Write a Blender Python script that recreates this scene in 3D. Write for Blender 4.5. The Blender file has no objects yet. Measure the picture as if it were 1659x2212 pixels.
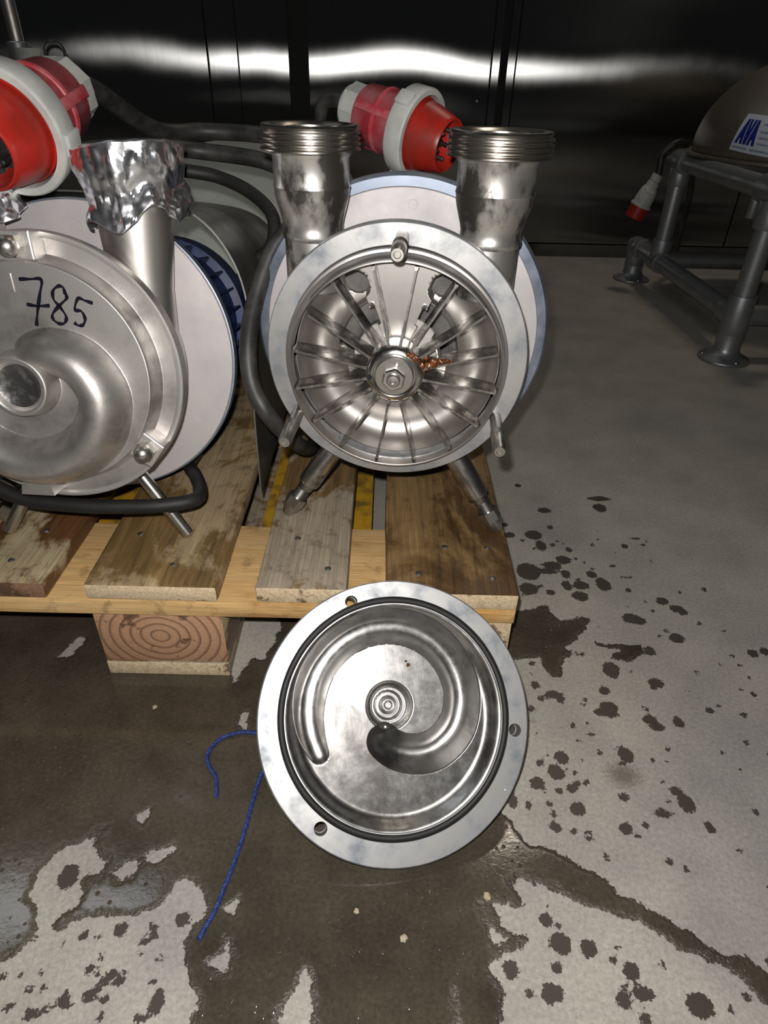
import bpy, bmesh, math, random
import numpy as np
from mathutils import Matrix, Vector, noise

random.seed(7)
SC = bpy.context.scene
COL = SC.collection
MM = 0.001

# ------------------------------------------------------------------ camera
CAM_POS = np.array([246.5, -520.3, 606.4])
PITCH, YAW, ROLL, FPX = 0.60228, 0.00869, 0.0293, 1385.1
cp, sp = math.cos(PITCH), math.sin(PITCH)
fwd = np.array([math.sin(YAW) * cp, math.cos(YAW) * cp, -sp])
rt = np.array([math.cos(YAW), -math.sin(YAW), 0.0])
up = np.cross(rt, fwd)
rt, up = rt * math.cos(ROLL) + up * math.sin(ROLL), -rt * math.sin(ROLL) + up * math.cos(ROLL)
cd = bpy.data.cameras.new('camera')
cam = bpy.data.objects.new('camera', cd)
COL.objects.link(cam)
M = Matrix(((rt[0], up[0], -fwd[0], CAM_POS[0] * MM), (rt[1], up[1], -fwd[1], CAM_POS[1] * MM),
            (rt[2], up[2], -fwd[2], CAM_POS[2] * MM), (0, 0, 0, 1)))
cam.matrix_world = M
cd.sensor_fit = 'HORIZONTAL'
cd.sensor_width = 36.0
cd.lens = 36.0 * FPX / 1659.0
cd.clip_start = 0.02
SC.camera = cam

# ------------------------------------------------------------------ light
SC.view_settings.view_transform = 'Standard'
SC.view_settings.look = 'None'
SC.view_settings.gamma = 1.0
SC.view_settings.use_curve_mapping = False
SC.view_settings.exposure = 0.0
world = bpy.data.worlds.new('hall_air')
SC.world = world
world.use_nodes = True
wb = world.node_tree.nodes['Background']
wb.inputs[0].default_value = (0.92, 0.97, 1.0, 1)
wb.inputs[1].default_value = 0.012

def add_light(name, kind, pos, energy, color=(1, 1, 1), size=None, size_y=None, target=None):
    ld = bpy.data.lights.new(name, kind)
    ld.energy = energy
    ld.color = color
    if kind == 'AREA':
        ld.shape = 'RECTANGLE'; ld.size = size; ld.size_y = size_y or size
    elif size is not None:
        ld.shadow_soft_size = size
    o = bpy.data.objects.new(name, ld)
    COL.objects.link(o)
    o.location = Vector(pos) * MM
    if target is not None:
        o.rotation_euler = (Vector(target) - Vector(pos)).to_track_quat('-Z', 'Y').to_euler()
    return o

# the flash of the phone, a few centimetres beside its lens
fl = CAM_POS + rt * (-14) + up * 30
add_light('phone_flash', 'POINT', fl, 21.0, (1.0, 0.975, 0.935), 0.006)
# hall luminaires on the ceiling
add_light('ceiling_luminaire', 'AREA', (-1650, 1285, 3600), 6, (0.90, 0.96, 1.0), 1.2, 0.3, (-1650, 1285, 0))
add_light('ceiling_luminaire', 'AREA', (1250, 2000, 3600), 11, (1.0, 0.89, 0.72), 0.5, 0.2, (1300, 1900, 0))

# ------------------------------------------------------------------ helpers
def link(o):
    COL.objects.link(o); return o

def tag(o, label=None, cat=None, group=None, kind=None):
    if label: o['label'] = label
    if cat: o['category'] = cat
    if group: o['group'] = group
    if kind: o['kind'] = kind
    return o

def empty(name, loc=(0, 0, 0), rot=(0, 0, 0)):
    o = bpy.data.objects.new(name, None)
    o.empty_display_size = 0.05
    o.location = Vector(loc) * MM
    o.rotation_euler = rot
    return link(o)

def mesh(name, V, Fc, smooth=True, angle=35):
    me = bpy.data.meshes.new(name)
    me.from_pydata([(float(a) * MM, float(b) * MM, float(c) * MM) for a, b, c in V], [], [tuple(int(i) for i in f) for f in Fc])
    me.update()
    bm = bmesh.new(); bm.from_mesh(me)
    bmesh.ops.recalc_face_normals(bm, faces=bm.faces)
    bm.to_mesh(me); bm.free()
    if smooth:
        me.polygons.foreach_set('use_smooth', [True] * len(me.polygons))
        me.set_sharp_from_angle(angle=math.radians(angle))
    return me

def obj(name, me, mat, parent=None, loc=None, rot=None):
    o = bpy.data.objects.new(name, me)
    if mat is not None and not me.materials:
        me.materials.append(mat)
    if parent is not None: o.parent = parent
    if loc is not None: o.location = Vector(loc) * MM
    if rot is not None: o.rotation_euler = rot
    return link(o)

class G:
    """collects geometry (mm) for one mesh"""
    def __init__(s): s.V = []; s.F = []
    def add(s, V, Fc):
        b = len(s.V); s.V += [tuple(v) for v in V]; s.F += [tuple(i + b for i in f) for f in Fc]; return s
    def xf(s, m):
        s.V = [tuple(m @ Vector(v)) for v in s.V]; return s
    def build(s, name, mat, parent=None, smooth=True, angle=35, loc=None, rot=None):
        return obj(name, mesh(name, s.V, s.F, smooth, angle), mat, parent, loc, rot)
    def lathe(s, prof, seg=64, axis='z', c=(0, 0, 0), closed=False, caps=True):
        """prof: (r, a) pairs; axis: the direction of a"""
        V = []; Fc = []; n = len(prof)
        for k in range(seg):
            t = 2 * math.pi * k / seg
            ct, st = math.cos(t), math.sin(t)
            for r, a in prof:
                if axis == 'z': p = (r * ct, r * st, a)
                elif axis == 'y': p = (r * ct, a, r * st)
                else: p = (a, r * ct, r * st)
                V.append((p[0] + c[0], p[1] + c[1], p[2] + c[2]))
        m = n if closed else n - 1
        for k in range(seg):
            k2 = (k + 1) % seg
            for i in range(m):
                j = (i + 1) % n
                Fc.append((k * n + i, k * n + j, k2 * n + j, k2 * n + i))
        if not closed and caps:
            for e in (0, n - 1):
                if prof[e][0] > 0.01:
                    Fc.append(tuple(k * n + e for k in range(seg)))
        return s.add(V, Fc)
    def box(s, lo, hi, bev=0.0):
        bm = bmesh.new()
        bmesh.ops.create_cube(bm, size=1)
        for v in bm.verts:
            v.co = Vector([(lo[i] + hi[i]) / 2 + v.co[i] * (hi[i] - lo[i]) for i in range(3)])
        if bev > 0:
            bmesh.ops.bevel(bm, geom=list(bm.edges), offset=bev, segments=2, affect='EDGES', profile=0.5)
        bm.verts.ensure_lookup_table()
        V = [tuple(v.co) for v in bm.verts]; Fc = [tuple(v.index for v in f.verts) for f in bm.faces]
        bm.free()
        return s.add(V, Fc)
    def tube(s, pts, r, seg=14, smooth_n=8, cap=True, radii=None):
        P = spline(pts, smooth_n) if smooth_n > 1 else [Vector(p) for p in pts]
        n = len(P); V = []; Fc = []
        T = [(P[min(i + 1, n - 1)] - P[max(i - 1, 0)]).normalized() for i in range(n)]
        a = T[0].orthogonal().normalized()
        for i in range(n):
            a = (a - T[i] * a.dot(T[i])).normalized()
            b = T[i].cross(a)
            ri = r if radii is None else radii[0] + (radii[1] - radii[0]) * i / (n - 1)
            for k in range(seg):
                t = 2 * math.pi * k / seg
                V.append(tuple(P[i] + a * (ri * math.cos(t)) + b * (ri * math.sin(t))))
        for i in range(n - 1):
            for k in range(seg):
                k2 = (k + 1) % seg
                Fc.append((i * seg + k, i * seg + k2, (i + 1) * seg + k2, (i + 1) * seg + k))
        if cap:
            Fc.append(tuple(range(seg))); Fc.append(tuple((n - 1) * seg + k for k in range(seg)))
        return s.add(V, Fc)
    def prism(s, pts2, a0, a1, axis='y', c=(0, 0, 0)):
        """extrude a 2D outline between a0 and a1"""
        n = len(pts2); V = []
        for a in (a0, a1):
            for u, v in pts2:
                if axis == 'y': p = (u, a, v)
                elif axis == 'z': p = (u, v, a)
                else: p = (a, u, v)
                V.append((p[0] + c[0], p[1] + c[1], p[2] + c[2]))
        Fc = [tuple(range(n)), tuple(range(n, 2 * n))]
        for i in range(n):
            j = (i + 1) % n
            Fc.append((i, j, n + j, n + i))
        return s.add(V, Fc)

def spline(pts, n):
    P = [Vector(p) for p in pts]
    out = []
    for i in range(len(P) - 1):
        p0 = P[max(i - 1, 0)]; p1 = P[i]; p2 = P[i + 1]; p3 = P[min(i + 2, len(P) - 1)]
        for k in range(n):
            t = k / n
            out.append(0.5 * ((2 * p1) + (p2 - p0) * t + (2 * p0 - 5 * p1 + 4 * p2 - p3) * t * t + (3 * p1 - p0 - 3 * p2 + p3) * t ** 3))
    out.append(P[-1])
    return out

def polar(fun, R, nr, nt, c=(0, 0), r0=0.0):
    """polar height field: fun(x, z) -> y ; centre c, x to the right, z up"""
    V = []; Fc = []
    for i in range(nr + 1):
        r = r0 + (R - r0) * i / nr
        for k in range(nt):
            t = 2 * math.pi * k / nt
            V.append((c[0] + r * math.cos(t), 0, c[1] + r * math.sin(t)))
    V = np.array(V)
    V[:, 1] = fun(V[:, 0], V[:, 2])
    for i in range(nr):
        for k in range(nt):
            k2 = (k + 1) % nt
            Fc.append((i * nt + k, i * nt + k2, (i + 1) * nt + k2, (i + 1) * nt + k))
    return V.tolist(), Fc

def sstep(a, b, x):
    t = np.clip((x - a) / (b - a), 0, 1)
    return t * t * (3 - 2 * t)

# ------------------------------------------------------------------ materials
def new_mat(name):
    m = bpy.data.materials.new(name); m.use_nodes = True
    nt = m.node_tree
    return m, nt, nt.nodes['Principled BSDF']

def nd(nt, typ, **kw):
    n = nt.nodes.new(typ)
    for k, v in kw.items():
        if k.startswith('i_'):
            n.inputs[int(k[2:]) if k[2:].isdigit() else k[2:]].default_value = v
        else: setattr(n, k, v)
    return n

def coords(nt, scale=(1, 1, 1), out='Object', rot=(0, 0, 0)):
    tc = nd(nt, 'ShaderNodeTexCoord')
    mp = nd(nt, 'ShaderNodeMapping')
    mp.inputs['Scale'].default_value = scale
    mp.inputs['Rotation'].default_value = rot
    nt.links.new(tc.outputs[out], mp.inputs['Vector'])
    return mp.outputs['Vector']

def noise_tex(nt, vec, scale, detail=4, rough=0.55, dist=0.0):
    n = nd(nt, 'ShaderNodeTexNoise')
    n.inputs['Scale'].default_value = scale; n.inputs['Detail'].default_value = detail
    n.inputs['Roughness'].default_value = rough; n.inputs['Distortion'].default_value = dist
    nt.links.new(vec, n.inputs['Vector'])
    return n.outputs['Fac']

def ramp(nt, fac, stops):
    r = nd(nt, 'ShaderNodeValToRGB')
    el = r.color_ramp.elements
    while len(el) < len(stops): el.new(0.5)
    for e, (p, c) in zip(el, stops):
        e.position = p; e.color = c if len(c) == 4 else (*c, 1)
    nt.links.new(fac, r.inputs['Fac'])
    return r.outputs['Color']

def maprange(nt, fac, a, b, c, d, smooth=False):
    m = nd(nt, 'ShaderNodeMapRange')
    if smooth: m.interpolation_type = 'SMOOTHSTEP'
    for i, v in enumerate((a, b, c, d)): m.inputs[i + 1].default_value = v
    nt.links.new(fac, m.inputs[0])
    return m.outputs[0]

def mixc(nt, fac, a, b):
    m = nd(nt, 'ShaderNodeMix', data_type='RGBA')
    for sock, v in ((m.inputs[0], fac), (m.inputs[6], a), (m.inputs[7], b)):
        if isinstance(v, (int, float)): sock.default_value = v
        elif isinstance(v, tuple): sock.default_value = v if len(v) == 4 else (*v, 1)
        else: nt.links.new(v, sock)
    return m.outputs[2]

def math_n(nt, op, a, b=None):
    m = nd(nt, 'ShaderNodeMath', operation=op)
    for i, v in enumerate((a, b)):
        if v is None: continue
        if isinstance(v, (int, float)): m.inputs[i].default_value = v
        else: nt.links.new(v, m.inputs[i])
    return m.outputs[0]

def bump(nt, bsdf, height, strength=0.2, dist=0.001):
    b = nd(nt, 'ShaderNodeBump')
    b.inputs['Strength'].default_value = strength; b.inputs['Distance'].default_value = dist
    nt.links.new(height, b.inputs['Height'])
    nt.links.new(b.outputs['Normal'], bsdf.inputs['Normal'])
    return b

def metal(name, c1, c2, r1, r2, scale=25, metallic=1.0, lo=0.35, hi=0.65, bump_s=0.0, bump_scale=600, stretch=(1, 1, 1), detail=5, aniso=0.0):
    m, nt, b = new_mat(name)
    v = coords(nt, stretch)
    f = noise_tex(nt, v, scale, detail, 0.6)
    nt.links.new(ramp(nt, f, [(lo, c1), (hi, c2)]), b.inputs['Base Color'])
    nt.links.new(maprange(nt, f, lo, hi, r1, r2), b.inputs['Roughness'])
    b.inputs['Metallic'].default_value = metallic
    if aniso: b.inputs['Anisotropic'].default_value = aniso
    if bump_s:
        bump(nt, b, noise_tex(nt, v, bump_scale, 2), bump_s, 0.0004)
    return m

def plain(name, c, rough=0.5, metallic=0.0, c2=None, scale=30, bump_s=0.0, bump_scale=300, lo=0.4, hi=0.65):
    m, nt, b = new_mat(name)
    v = coords(nt)
    f = noise_tex(nt, v, scale, 4, 0.6)
    c2 = c2 or tuple(k * 0.8 for k in c)
    nt.links.new(ramp(nt, f, [(lo, c), (hi, c2)]), b.inputs['Base Color'])
    b.inputs['Roughness'].default_value = rough
    b.inputs['Metallic'].default_value = metallic
    if bump_s: bump(nt, b, noise_tex(nt, v, bump_scale, 3), bump_s, 0.0005)
    return m

M_cast = metal('bead_blasted_steel', (0.68, 0.65, 0.62), (0.50, 0.48, 0.47), 0.46, 0.58, 18, metallic=0.92, bump_s=0.25, bump_scale=900)
M_flange = metal('mottled_flange_steel', (0.62, 0.61, 0.60), (0.24, 0.26, 0.29), 0.42, 0.62, 30, metallic=0.82, lo=0.38, hi=0.68, detail=11)
M_polish = metal('polished_steel', (0.72, 0.71, 0.69), (0.5, 0.49, 0.48), 0.17, 0.32, 30, lo=0.4, hi=0.7)
M_bowl = None
M_chamber = metal('satin_chamber_steel', (0.60, 0.57, 0.545), (0.44, 0.415, 0.395), 0.37, 0.47, 26)
M_vane = metal('worn_vane_steel', (0.58, 0.56, 0.54), (0.20, 0.185, 0.17), 0.24, 0.42, 70, lo=0.42, hi=0.62, detail=8)
M_pipe = metal('stained_pipe_steel', (0.66, 0.64, 0.61), (0.10, 0.092, 0.083), 0.34, 0.5, 42, metallic=0.9, lo=0.46, hi=0.60, detail=11, stretch=(1, 1, 0.55))
M_pipe_clean = metal('satin_pipe_steel', (0.62, 0.59, 0.56), (0.44, 0.41, 0.385), 0.40, 0.52, 14)
M_thread = metal('thread_steel', (0.60, 0.57, 0.53), (0.20, 0.17, 0.13), 0.24, 0.42, 40, lo=0.45, hi=0.7)
M_plate = metal('grey_plate_steel', (0.62, 0.575, 0.575), (0.50, 0.475, 0.485), 0.55, 0.65, 14, metallic=0.55, bump_s=0.15, bump_scale=700)
M_rim = metal('blue_grey_rim_steel', (0.17, 0.20, 0.26), (0.31, 0.345, 0.42), 0.42, 0.58, 22, metallic=0.8, detail=8)
M_shroud = metal('dull_sheet_steel', (0.30, 0.30, 0.28), (0.13, 0.125, 0.115), 0.34, 0.52, 9, metallic=0.9, lo=0.4, hi=0.7, detail=8)
M_leg = metal('rod_steel', (0.66, 0.64, 0.61), (0.45, 0.43, 0.40), 0.25, 0.36, 20)
M_leg_dirty = metal('wet_leg_steel', (0.62, 0.60, 0.57), (0.14, 0.13, 0.115), 0.28, 0.45, 34, lo=0.45, hi=0.64, detail=9)
M_zinc = metal('galvanised_pipe', (0.34, 0.35, 0.36), (0.24, 0.25, 0.26), 0.4, 0.55, 14, metallic=0.75, detail=7)
M_bolt = metal('dull_bolt_steel', (0.55, 0.53, 0.50), (0.40, 0.38, 0.35), 0.32, 0.45, 50)
M_foil = metal('aluminium_foil', (0.93, 0.94, 0.97), (0.78, 0.80, 0.85), 0.26, 0.40, 20)
M_blue = plain('blue_motor_paint', (0.008, 0.035, 0.16), 0.45, c2=(0.004, 0.015, 0.07))
M_rubber = plain('black_rubber', (0.007, 0.007, 0.007), 0.6, c2=(0.013, 0.0125, 0.012), bump_s=0.1)
M_cable_grey = plain('dusty_cable_rubber', (0.018, 0.018, 0.018), 0.5, c2=(0.05, 0.048, 0.044), scale=40)
M_red = plain('red_plug_plastic', (0.44, 0.018, 0.011), 0.4, c2=(0.22, 0.018, 0.010), scale=16)
M_red_dusty = plain('dusty_red_plastic', (0.40, 0.035, 0.05), 0.5, c2=(0.48, 0.20, 0.21), scale=28, lo=0.42, hi=0.75)
M_white_pl = plain('pale_grey_plastic', (0.52, 0.53, 0.50), 0.5, c2=(0.40, 0.41, 0.39), scale=30)
M_grey_pl = plain('grey_plastic', (0.36, 0.37, 0.36), 0.5, c2=(0.28, 0.29, 0.28))
M_black = plain('black_gap', (0.004, 0.004, 0.004), 0.7)
M_ink = plain('black_marker_ink', (0.006, 0.005, 0.012), 0.35)
M_white_dep = plain('white_deposit', (0.42, 0.40, 0.375), 0.7, c2=(0.27, 0.255, 0.24), scale=60)
M_rust = plain('rust_crust', (0.15, 0.042, 0.008), 0.3, c2=(0.03, 0.011, 0.005), scale=150, bump_s=0.5, bump_scale=250)
M_yellow = plain('yellow_fork_paint', (0.50, 0.28, 0.02), 0.45, c2=(0.20, 0.12, 0.025), scale=25, lo=0.45, hi=0.6)
M_rope = plain('blue_rope_fibre', (0.010, 0.024, 0.13), 0.6, c2=(0.03, 0.06, 0.22), scale=300, bump_s=0.6, bump_scale=500)
M_stone = plain('pale_grit', (0.45, 0.38, 0.26), 0.7)
M_tank = metal('brown_grey_vessel_steel', (0.30, 0.26, 0.225), (0.22, 0.195, 0.17), 0.42, 0.52, 8, metallic=0.8)
M_label = plain('white_label_film', (0.62, 0.66, 0.74), 0.4, c2=(0.56, 0.6, 0.68))
M_print = plain('blue_print', (0.012, 0.025, 0.28), 0.4)
M_print2 = plain('grey_print', (0.20, 0.25, 0.36), 0.4)

M_hood2 = metal('pale_sheet_steel', (0.84, 0.87, 0.82), (0.62, 0.65, 0.61), 0.35, 0.5, 6, metallic=0.15)
M_recess_shade = plain('recess_shade_tone', (0.10, 0.095, 0.09), 0.5, 0.6, c2=(0.16, 0.15, 0.14), scale=40)  # dark colour stands in for the shade deep inside the casing openings

def bowl_metal():
    m, nt, b = new_mat('machined_bowl_steel')
    v = coords(nt)
    tc = nd(nt, 'ShaderNodeTexCoord'); mp = nd(nt, 'ShaderNodeMapping')
    mp.inputs['Location'].default_value = (0.003, 0, -0.011); mp.inputs['Scale'].default_value = (1, 0, 1)
    nt.links.new(tc.outputs['Object'], mp.inputs['Vector'])
    ln = nd(nt, 'ShaderNodeVectorMath', operation='LENGTH'); nt.links.new(mp.outputs[0], ln.inputs[0])
    f = noise_tex(nt, v, 16, 9, 0.66, 0.6)
    f2 = noise_tex(nt, v, 70, 6, 0.7)
    nt.links.new(ramp(nt, f, [(0.34, (0.52, 0.51, 0.50)), (0.5, (0.42, 0.41, 0.40)), (0.64, (0.17, 0.16, 0.155))]), b.inputs['Base Color'])
    r = math_n(nt, 'ADD', maprange(nt, f, 0.35, 0.7, 0.25, 0.36), maprange(nt, f2, 0.4, 0.7, 0.0, 0.10))
    nt.links.new(r, b.inputs['Roughness']); b.inputs['Metallic'].default_value = 1.0
    # turning marks: 1D noise over the distance from the hub, with stray scratches
    cx = nd(nt, 'ShaderNodeCombineXYZ'); nt.links.new(ln.outputs['Value'], cx.inputs[0])
    t1 = noise_tex(nt, cx.outputs[0], 900, 3, 0.7)
    sc = noise_tex(nt, coords(nt, (1, 1, 0.04), rot=(0, 0.7, 0)), 500, 2, 0.6)
    h = math_n(nt, 'ADD', t1, math_n(nt, 'MULTIPLY', sc, 0.6))
    bump(nt, b, h, 0.10, 0.0004)
    return m
M_bowl = bowl_metal()

M_cover = metal('stained_cast_cover', (0.66, 0.63, 0.605), (0.20, 0.185, 0.17), 0.44, 0.58, 13, metallic=0.92, lo=0.46, hi=0.66, detail=10, bump_s=0.25, bump_scale=900)
M_rough_cast = metal('rough_black_cast', (0.16, 0.16, 0.16), (0.42, 0.41, 0.40), 0.4, 0.5, 90, metallic=0.9, lo=0.5, hi=0.72, bump_s=0.9, bump_scale=180)

# ------------------------------------------------------------------ floor
WET=[(-481,164),(74,195),(442,219),(434,129),(481,140),(494,113),(534,119),(523,88),(486,62),(514,55),(483,46),(475,12),(458,12),(453,46),(415,44),(398,-14),(368,-135),(374,-165),(382,-169),(401,-192),(434,-204),(460,-221),(472,-237),(494,-248),(520,-266),(545,-283),(573,-290),(577,-296),(589,-319),(559,-319),(555,-303),(535,-289),(511,-279),(488,-265),(463,-254),(432,-245),(406,-234),(382,-224),(375,-231),(383,-246),(354,-247),(363,-265),(378,-276),(368,-286),(352,-288),(347,-300),(360,-313),(353,-335),(348,-368),(115,-371),(109,-339),(108,-320),(96,-298),(90,-281),(100,-266),(101,-255),(87,-232),(72,-236),(62,-260),(47,-264),(27,-262),(1,-266),(-17,-272),(-22,-269),(-12,-254),(-10,-234),(-14,-230),(5,-230),(3,-217),(-13,-205),(-8,-182),(-15,-187),(-29,-201),(-34,-205),(-52,-218),(-55,-227),(-50,-247),(-39,-258),(-38,-276),(-44,-290),(-54,-300),(-140,-339)]
WET2=[(532,76),(539,71),(590,70),(588,58),(573,43),(538,44),(564,62),(533,68)]
DRY=[[(194,-293),(189,-309),(177,-329),(176,-348),(205,-348),(201,-312)],[(124,-277),(133,-280),(133,-290),(132,-304),(114,-302),(111,-296),(118,-294)],[(120,-256),(130,-247),(127,-260)],[(-149,27),(-131,68),(-127,51),(-133,24)],[(91,-62),(94,-49),(104,-48),(106,-71),(90,-68)],[(36,-212),(50,-210),(62,-201),(52,-217),(39,-217)],[(317,-315),(320,-341),(310,-341)],[(348,-262),(364,-276),(349,-283)],[(10,-226),(29,-219),(31,-233),(17,-234)],[(41,-87),(52,-86),(44,-96)],[(343,-251),(346,-247),(348,-262),(344,-263)],[(19,-175),(29,-163),(25,-179)]]
SPOT=[(525,378,10.2,7.8),(623,390,10.3,11.8),(630,419,18.1,6.8),(494,307,12.4,11.6),(501,279,7.5,12.4),(508,230,12.9,9.0),(528,245,10.5,9.3),(543,271,5.4,5.3),(563,212,7.1,7.3),(524,211,6.4,8.0),(470,215,16.5,17.8),(463,177,12.3,11.1),(520,186,7.0,9.5),(541,187,11.2,8.4),(574,190,10.0,13.6),(534,163,11.0,9.2),(493,170,6.1,5.6),(496,216,17.9,5.6),(648,157,7.8,7.5),(663,141,9.6,7.3),(668,136,7.2,5.8),(594,120,11.7,9.7),(603,116,8.4,6.9),(627,136,3.3,2.9),(642,85,9.6,8.2),(598,61,7.1,7.8),(539,28,9.6,12.0),(589,8,8.8,7.0),(440,1,5.2,5.8),(459,-13,10.2,5.7),(466,-20,4.5,5.6),(522,-5,6.6,5.9),(520,-30,10.0,7.6),(506,-37,6.4,4.5),(518,-41,9.9,3.5),(563,-46,7.9,5.9),(568,-56,8.2,5.8),(595,-49,5.9,7.0),(638,-31,4.0,4.0),(675,-37,4.0,3.7),(521,-93,7.5,8.8),(450,-98,7.0,7.4),(440,-116,8.7,8.5),(417,-129,7.5,6.3),(452,-135,5.3,4.9),(453,-157,7.2,7.0),(405,-152,3.5,3.3),(504,-143,5.3,4.3),(538,-159,5.5,5.3),(566,-148,7.9,10.2),(561,-134,6.2,5.1),(580,-173,4.2,5.2),(496,-176,5.9,5.4),(427,-176,5.0,4.4),(731,61,6.7,6.5),(749,64,6.7,5.9),(606,178,3.7,4.6),(719,184,3.8,4.0),(633,283,4.6,5.5),(472,-56,2.9,4.0),(490,-53,2.0,1.9),(429,-34,4.0,4.9),(443,-19,4.1,3.6),(899,524,8.2,10.3),(493,455,5.2,5.8),(525,329,4.2,5.8),(455,305,8.2,6.9),(452,335,5.1,5.8),(619,208,2.3,2.4),(606,207,3.3,2.4),(646,198,2.5,2.0),(595,232,2.1,2.5),(559,240,2.3,2.5),(519,281,4.0,4.5),(529,292,2.4,2.8),(537,286,2.4,2.7),(474,292,3.3,3.2),(599,322,2.2,2.4),(596,300,2.2,2.4),(655,304,5.0,1.9),(621,87,3.4,3.0),(670,89,2.1,1.3),(703,56,3.3,2.6),(708,20,2.1,2.1),(442,35,3.9,4.0),(494,37,1.7,1.4),(563,26,2.6,3.5),(560,-27,2.4,1.8),(570,-85,2.3,2.7),(562,-100,2.6,1.5),(425,-104,4.4,4.6),(434,-96,2.2,2.1),(469,-127,3.6,2.8),(473,-101,3.3,1.5),(388,-147,5.2,8.4),(517,-172,3.1,3.7),(409,-278,8.8,8.0),(432,-282,7.0,6.8),(401,-260,5.2,5.3),(402,-296,4.2,4.3),(364,-298,6.6,6.8),(394,-314,8.3,6.7),(376,-314,3.6,2.8),(464,-298,6.6,6.2),(468,-313,7.7,5.3),(451,-318,5.9,5.5),(511,-321,10.0,8.4),(465,-330,5.1,4.0),(551,-314,3.6,3.3),(473,-270,1.8,1.7),(411,-263,3.6,1.9),(580,-174,4.1,5.2),(497,-175,5.3,5.6),(427,-175,5.0,4.3),(517,-171,3.5,3.2),(537,-159,6.0,4.6),(491,-293,2.0,2.3),(-26,-232,8.0,10.5),(35,-274,5.1,5.6),(62,-271,4.4,2.8),(65,-278,4.1,3.0),(6,-279,3.6,3.5),(40,-307,4.2,4.4),(46,-312,4.1,4.0),(27,-321,5.7,4.6),(8,-325,4.7,5.5),(81,-325,5.1,8.2),(-13,-334,5.6,3.6),(-17,-306,2.1,2.0),(86,-265,6.2,5.6),(-47,-309,2.7,3.3),(9,-314,1.4,1.3),(74,-312,2.8,1.7),(67,-235,3.9,3.4)]

SOFT = [(511, -118, 22, 17)]

def poly_sdf(P, X, Y):
    P = np.array(P, float); n = len(P)
    d = np.full(X.shape, 1e9); ins = np.zeros(X.shape, bool)
    for i in range(n):
        a, b = P[i], P[(i + 1) % n]
        ab = b - a; L = ab @ ab + 1e-9
        t = np.clip(((X - a[0]) * ab[0] + (Y - a[1]) * ab[1]) / L, 0, 1)
        d = np.minimum(d, np.hypot(X - a[0] - t * ab[0], Y - a[1] - t * ab[1]))
        c = ((a[1] > Y) != (b[1] > Y)) & (X < (b[0] - a[0]) * (Y - a[1]) / (b[1] - a[1] + 1e-12) + a[0])
        ins ^= c
    return np.where(ins, d, -d)

def build_floor():
    xs = np.concatenate([np.arange(-4500, -400, 400), np.arange(-400, 850, 4), np.arange(850, 5001, 250)])
    ys = np.concatenate([np.arange(-4500, -420, 400), np.arange(-420, 700, 4), np.arange(700, 3100, 200)])
    X, Y = np.meshgrid(xs, ys)
    w = poly_sdf(WET, X, Y)
    w = np.maximum(w, poly_sdf(WET2, X, Y))
    pud = w.copy()
    for d in DRY + [[(56, 112), (119, 114), (119, 67), (110, 31), (93, 31), (83, 10), (78, -6), (67, 19)]]:
        w = np.minimum(w, -poly_sdf(d, X, Y) + 1.0)
    pud = np.minimum(w, pud)
    w = np.full(X.shape, -60.0)
    rnd = random.Random(3)
    extra = []
    for _ in range(115):
        a, b = rnd.random(), rnd.random()
        extra.append((400 + 330 * a ** 1.5, -330 + 640 * b, rnd.uniform(2.2, 4.2), rnd.uniform(2.0, 3.8)))
    for _ in range(26):
        extra.append((rnd.uniform(-60, 85), rnd.uniform(-345, -275), rnd.uniform(2.2, 4), rnd.uniform(2.0, 3.6)))
    for (cx, cy, rx, ry) in [(a, b, c * 1.1, d * 1.1) for a, b, c, d in SPOT] + extra:
        w = np.maximum(w, (1 - np.sqrt(((X - cx) / rx) ** 2 + ((Y - cy) / ry) ** 2)) * min(rx, ry))
    s = np.full(X.shape, -1.0)
    for (cx, cy, rx, ry) in SOFT:
        s = np.maximum(s, 1 - np.sqrt(((X - cx) / rx) ** 2 + ((Y - cy) / ry) ** 2))
    ny, nx = X.shape
    V = np.stack([X.ravel(), Y.ravel(), np.zeros(X.size)], 1)
    idx = np.arange(nx * ny).reshape(ny, nx)
    Fc = np.stack([idx[:-1, :-1].ravel(), idx[:-1, 1:].ravel(), idx[1:, 1:].ravel(), idx[1:, :-1].ravel()], 1)
    me = bpy.data.meshes.new('floor')
    me.from_pydata((V * MM).tolist(), [], Fc.tolist())
    for nm, a in (('wet', w), ('puddle', pud), ('soft', s)):
        at = me.attributes.new(nm, 'FLOAT', 'POINT')
        at.data.foreach_set('value', np.clip(a, -60, 60).ravel().astype(np.float32))
    return me

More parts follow.
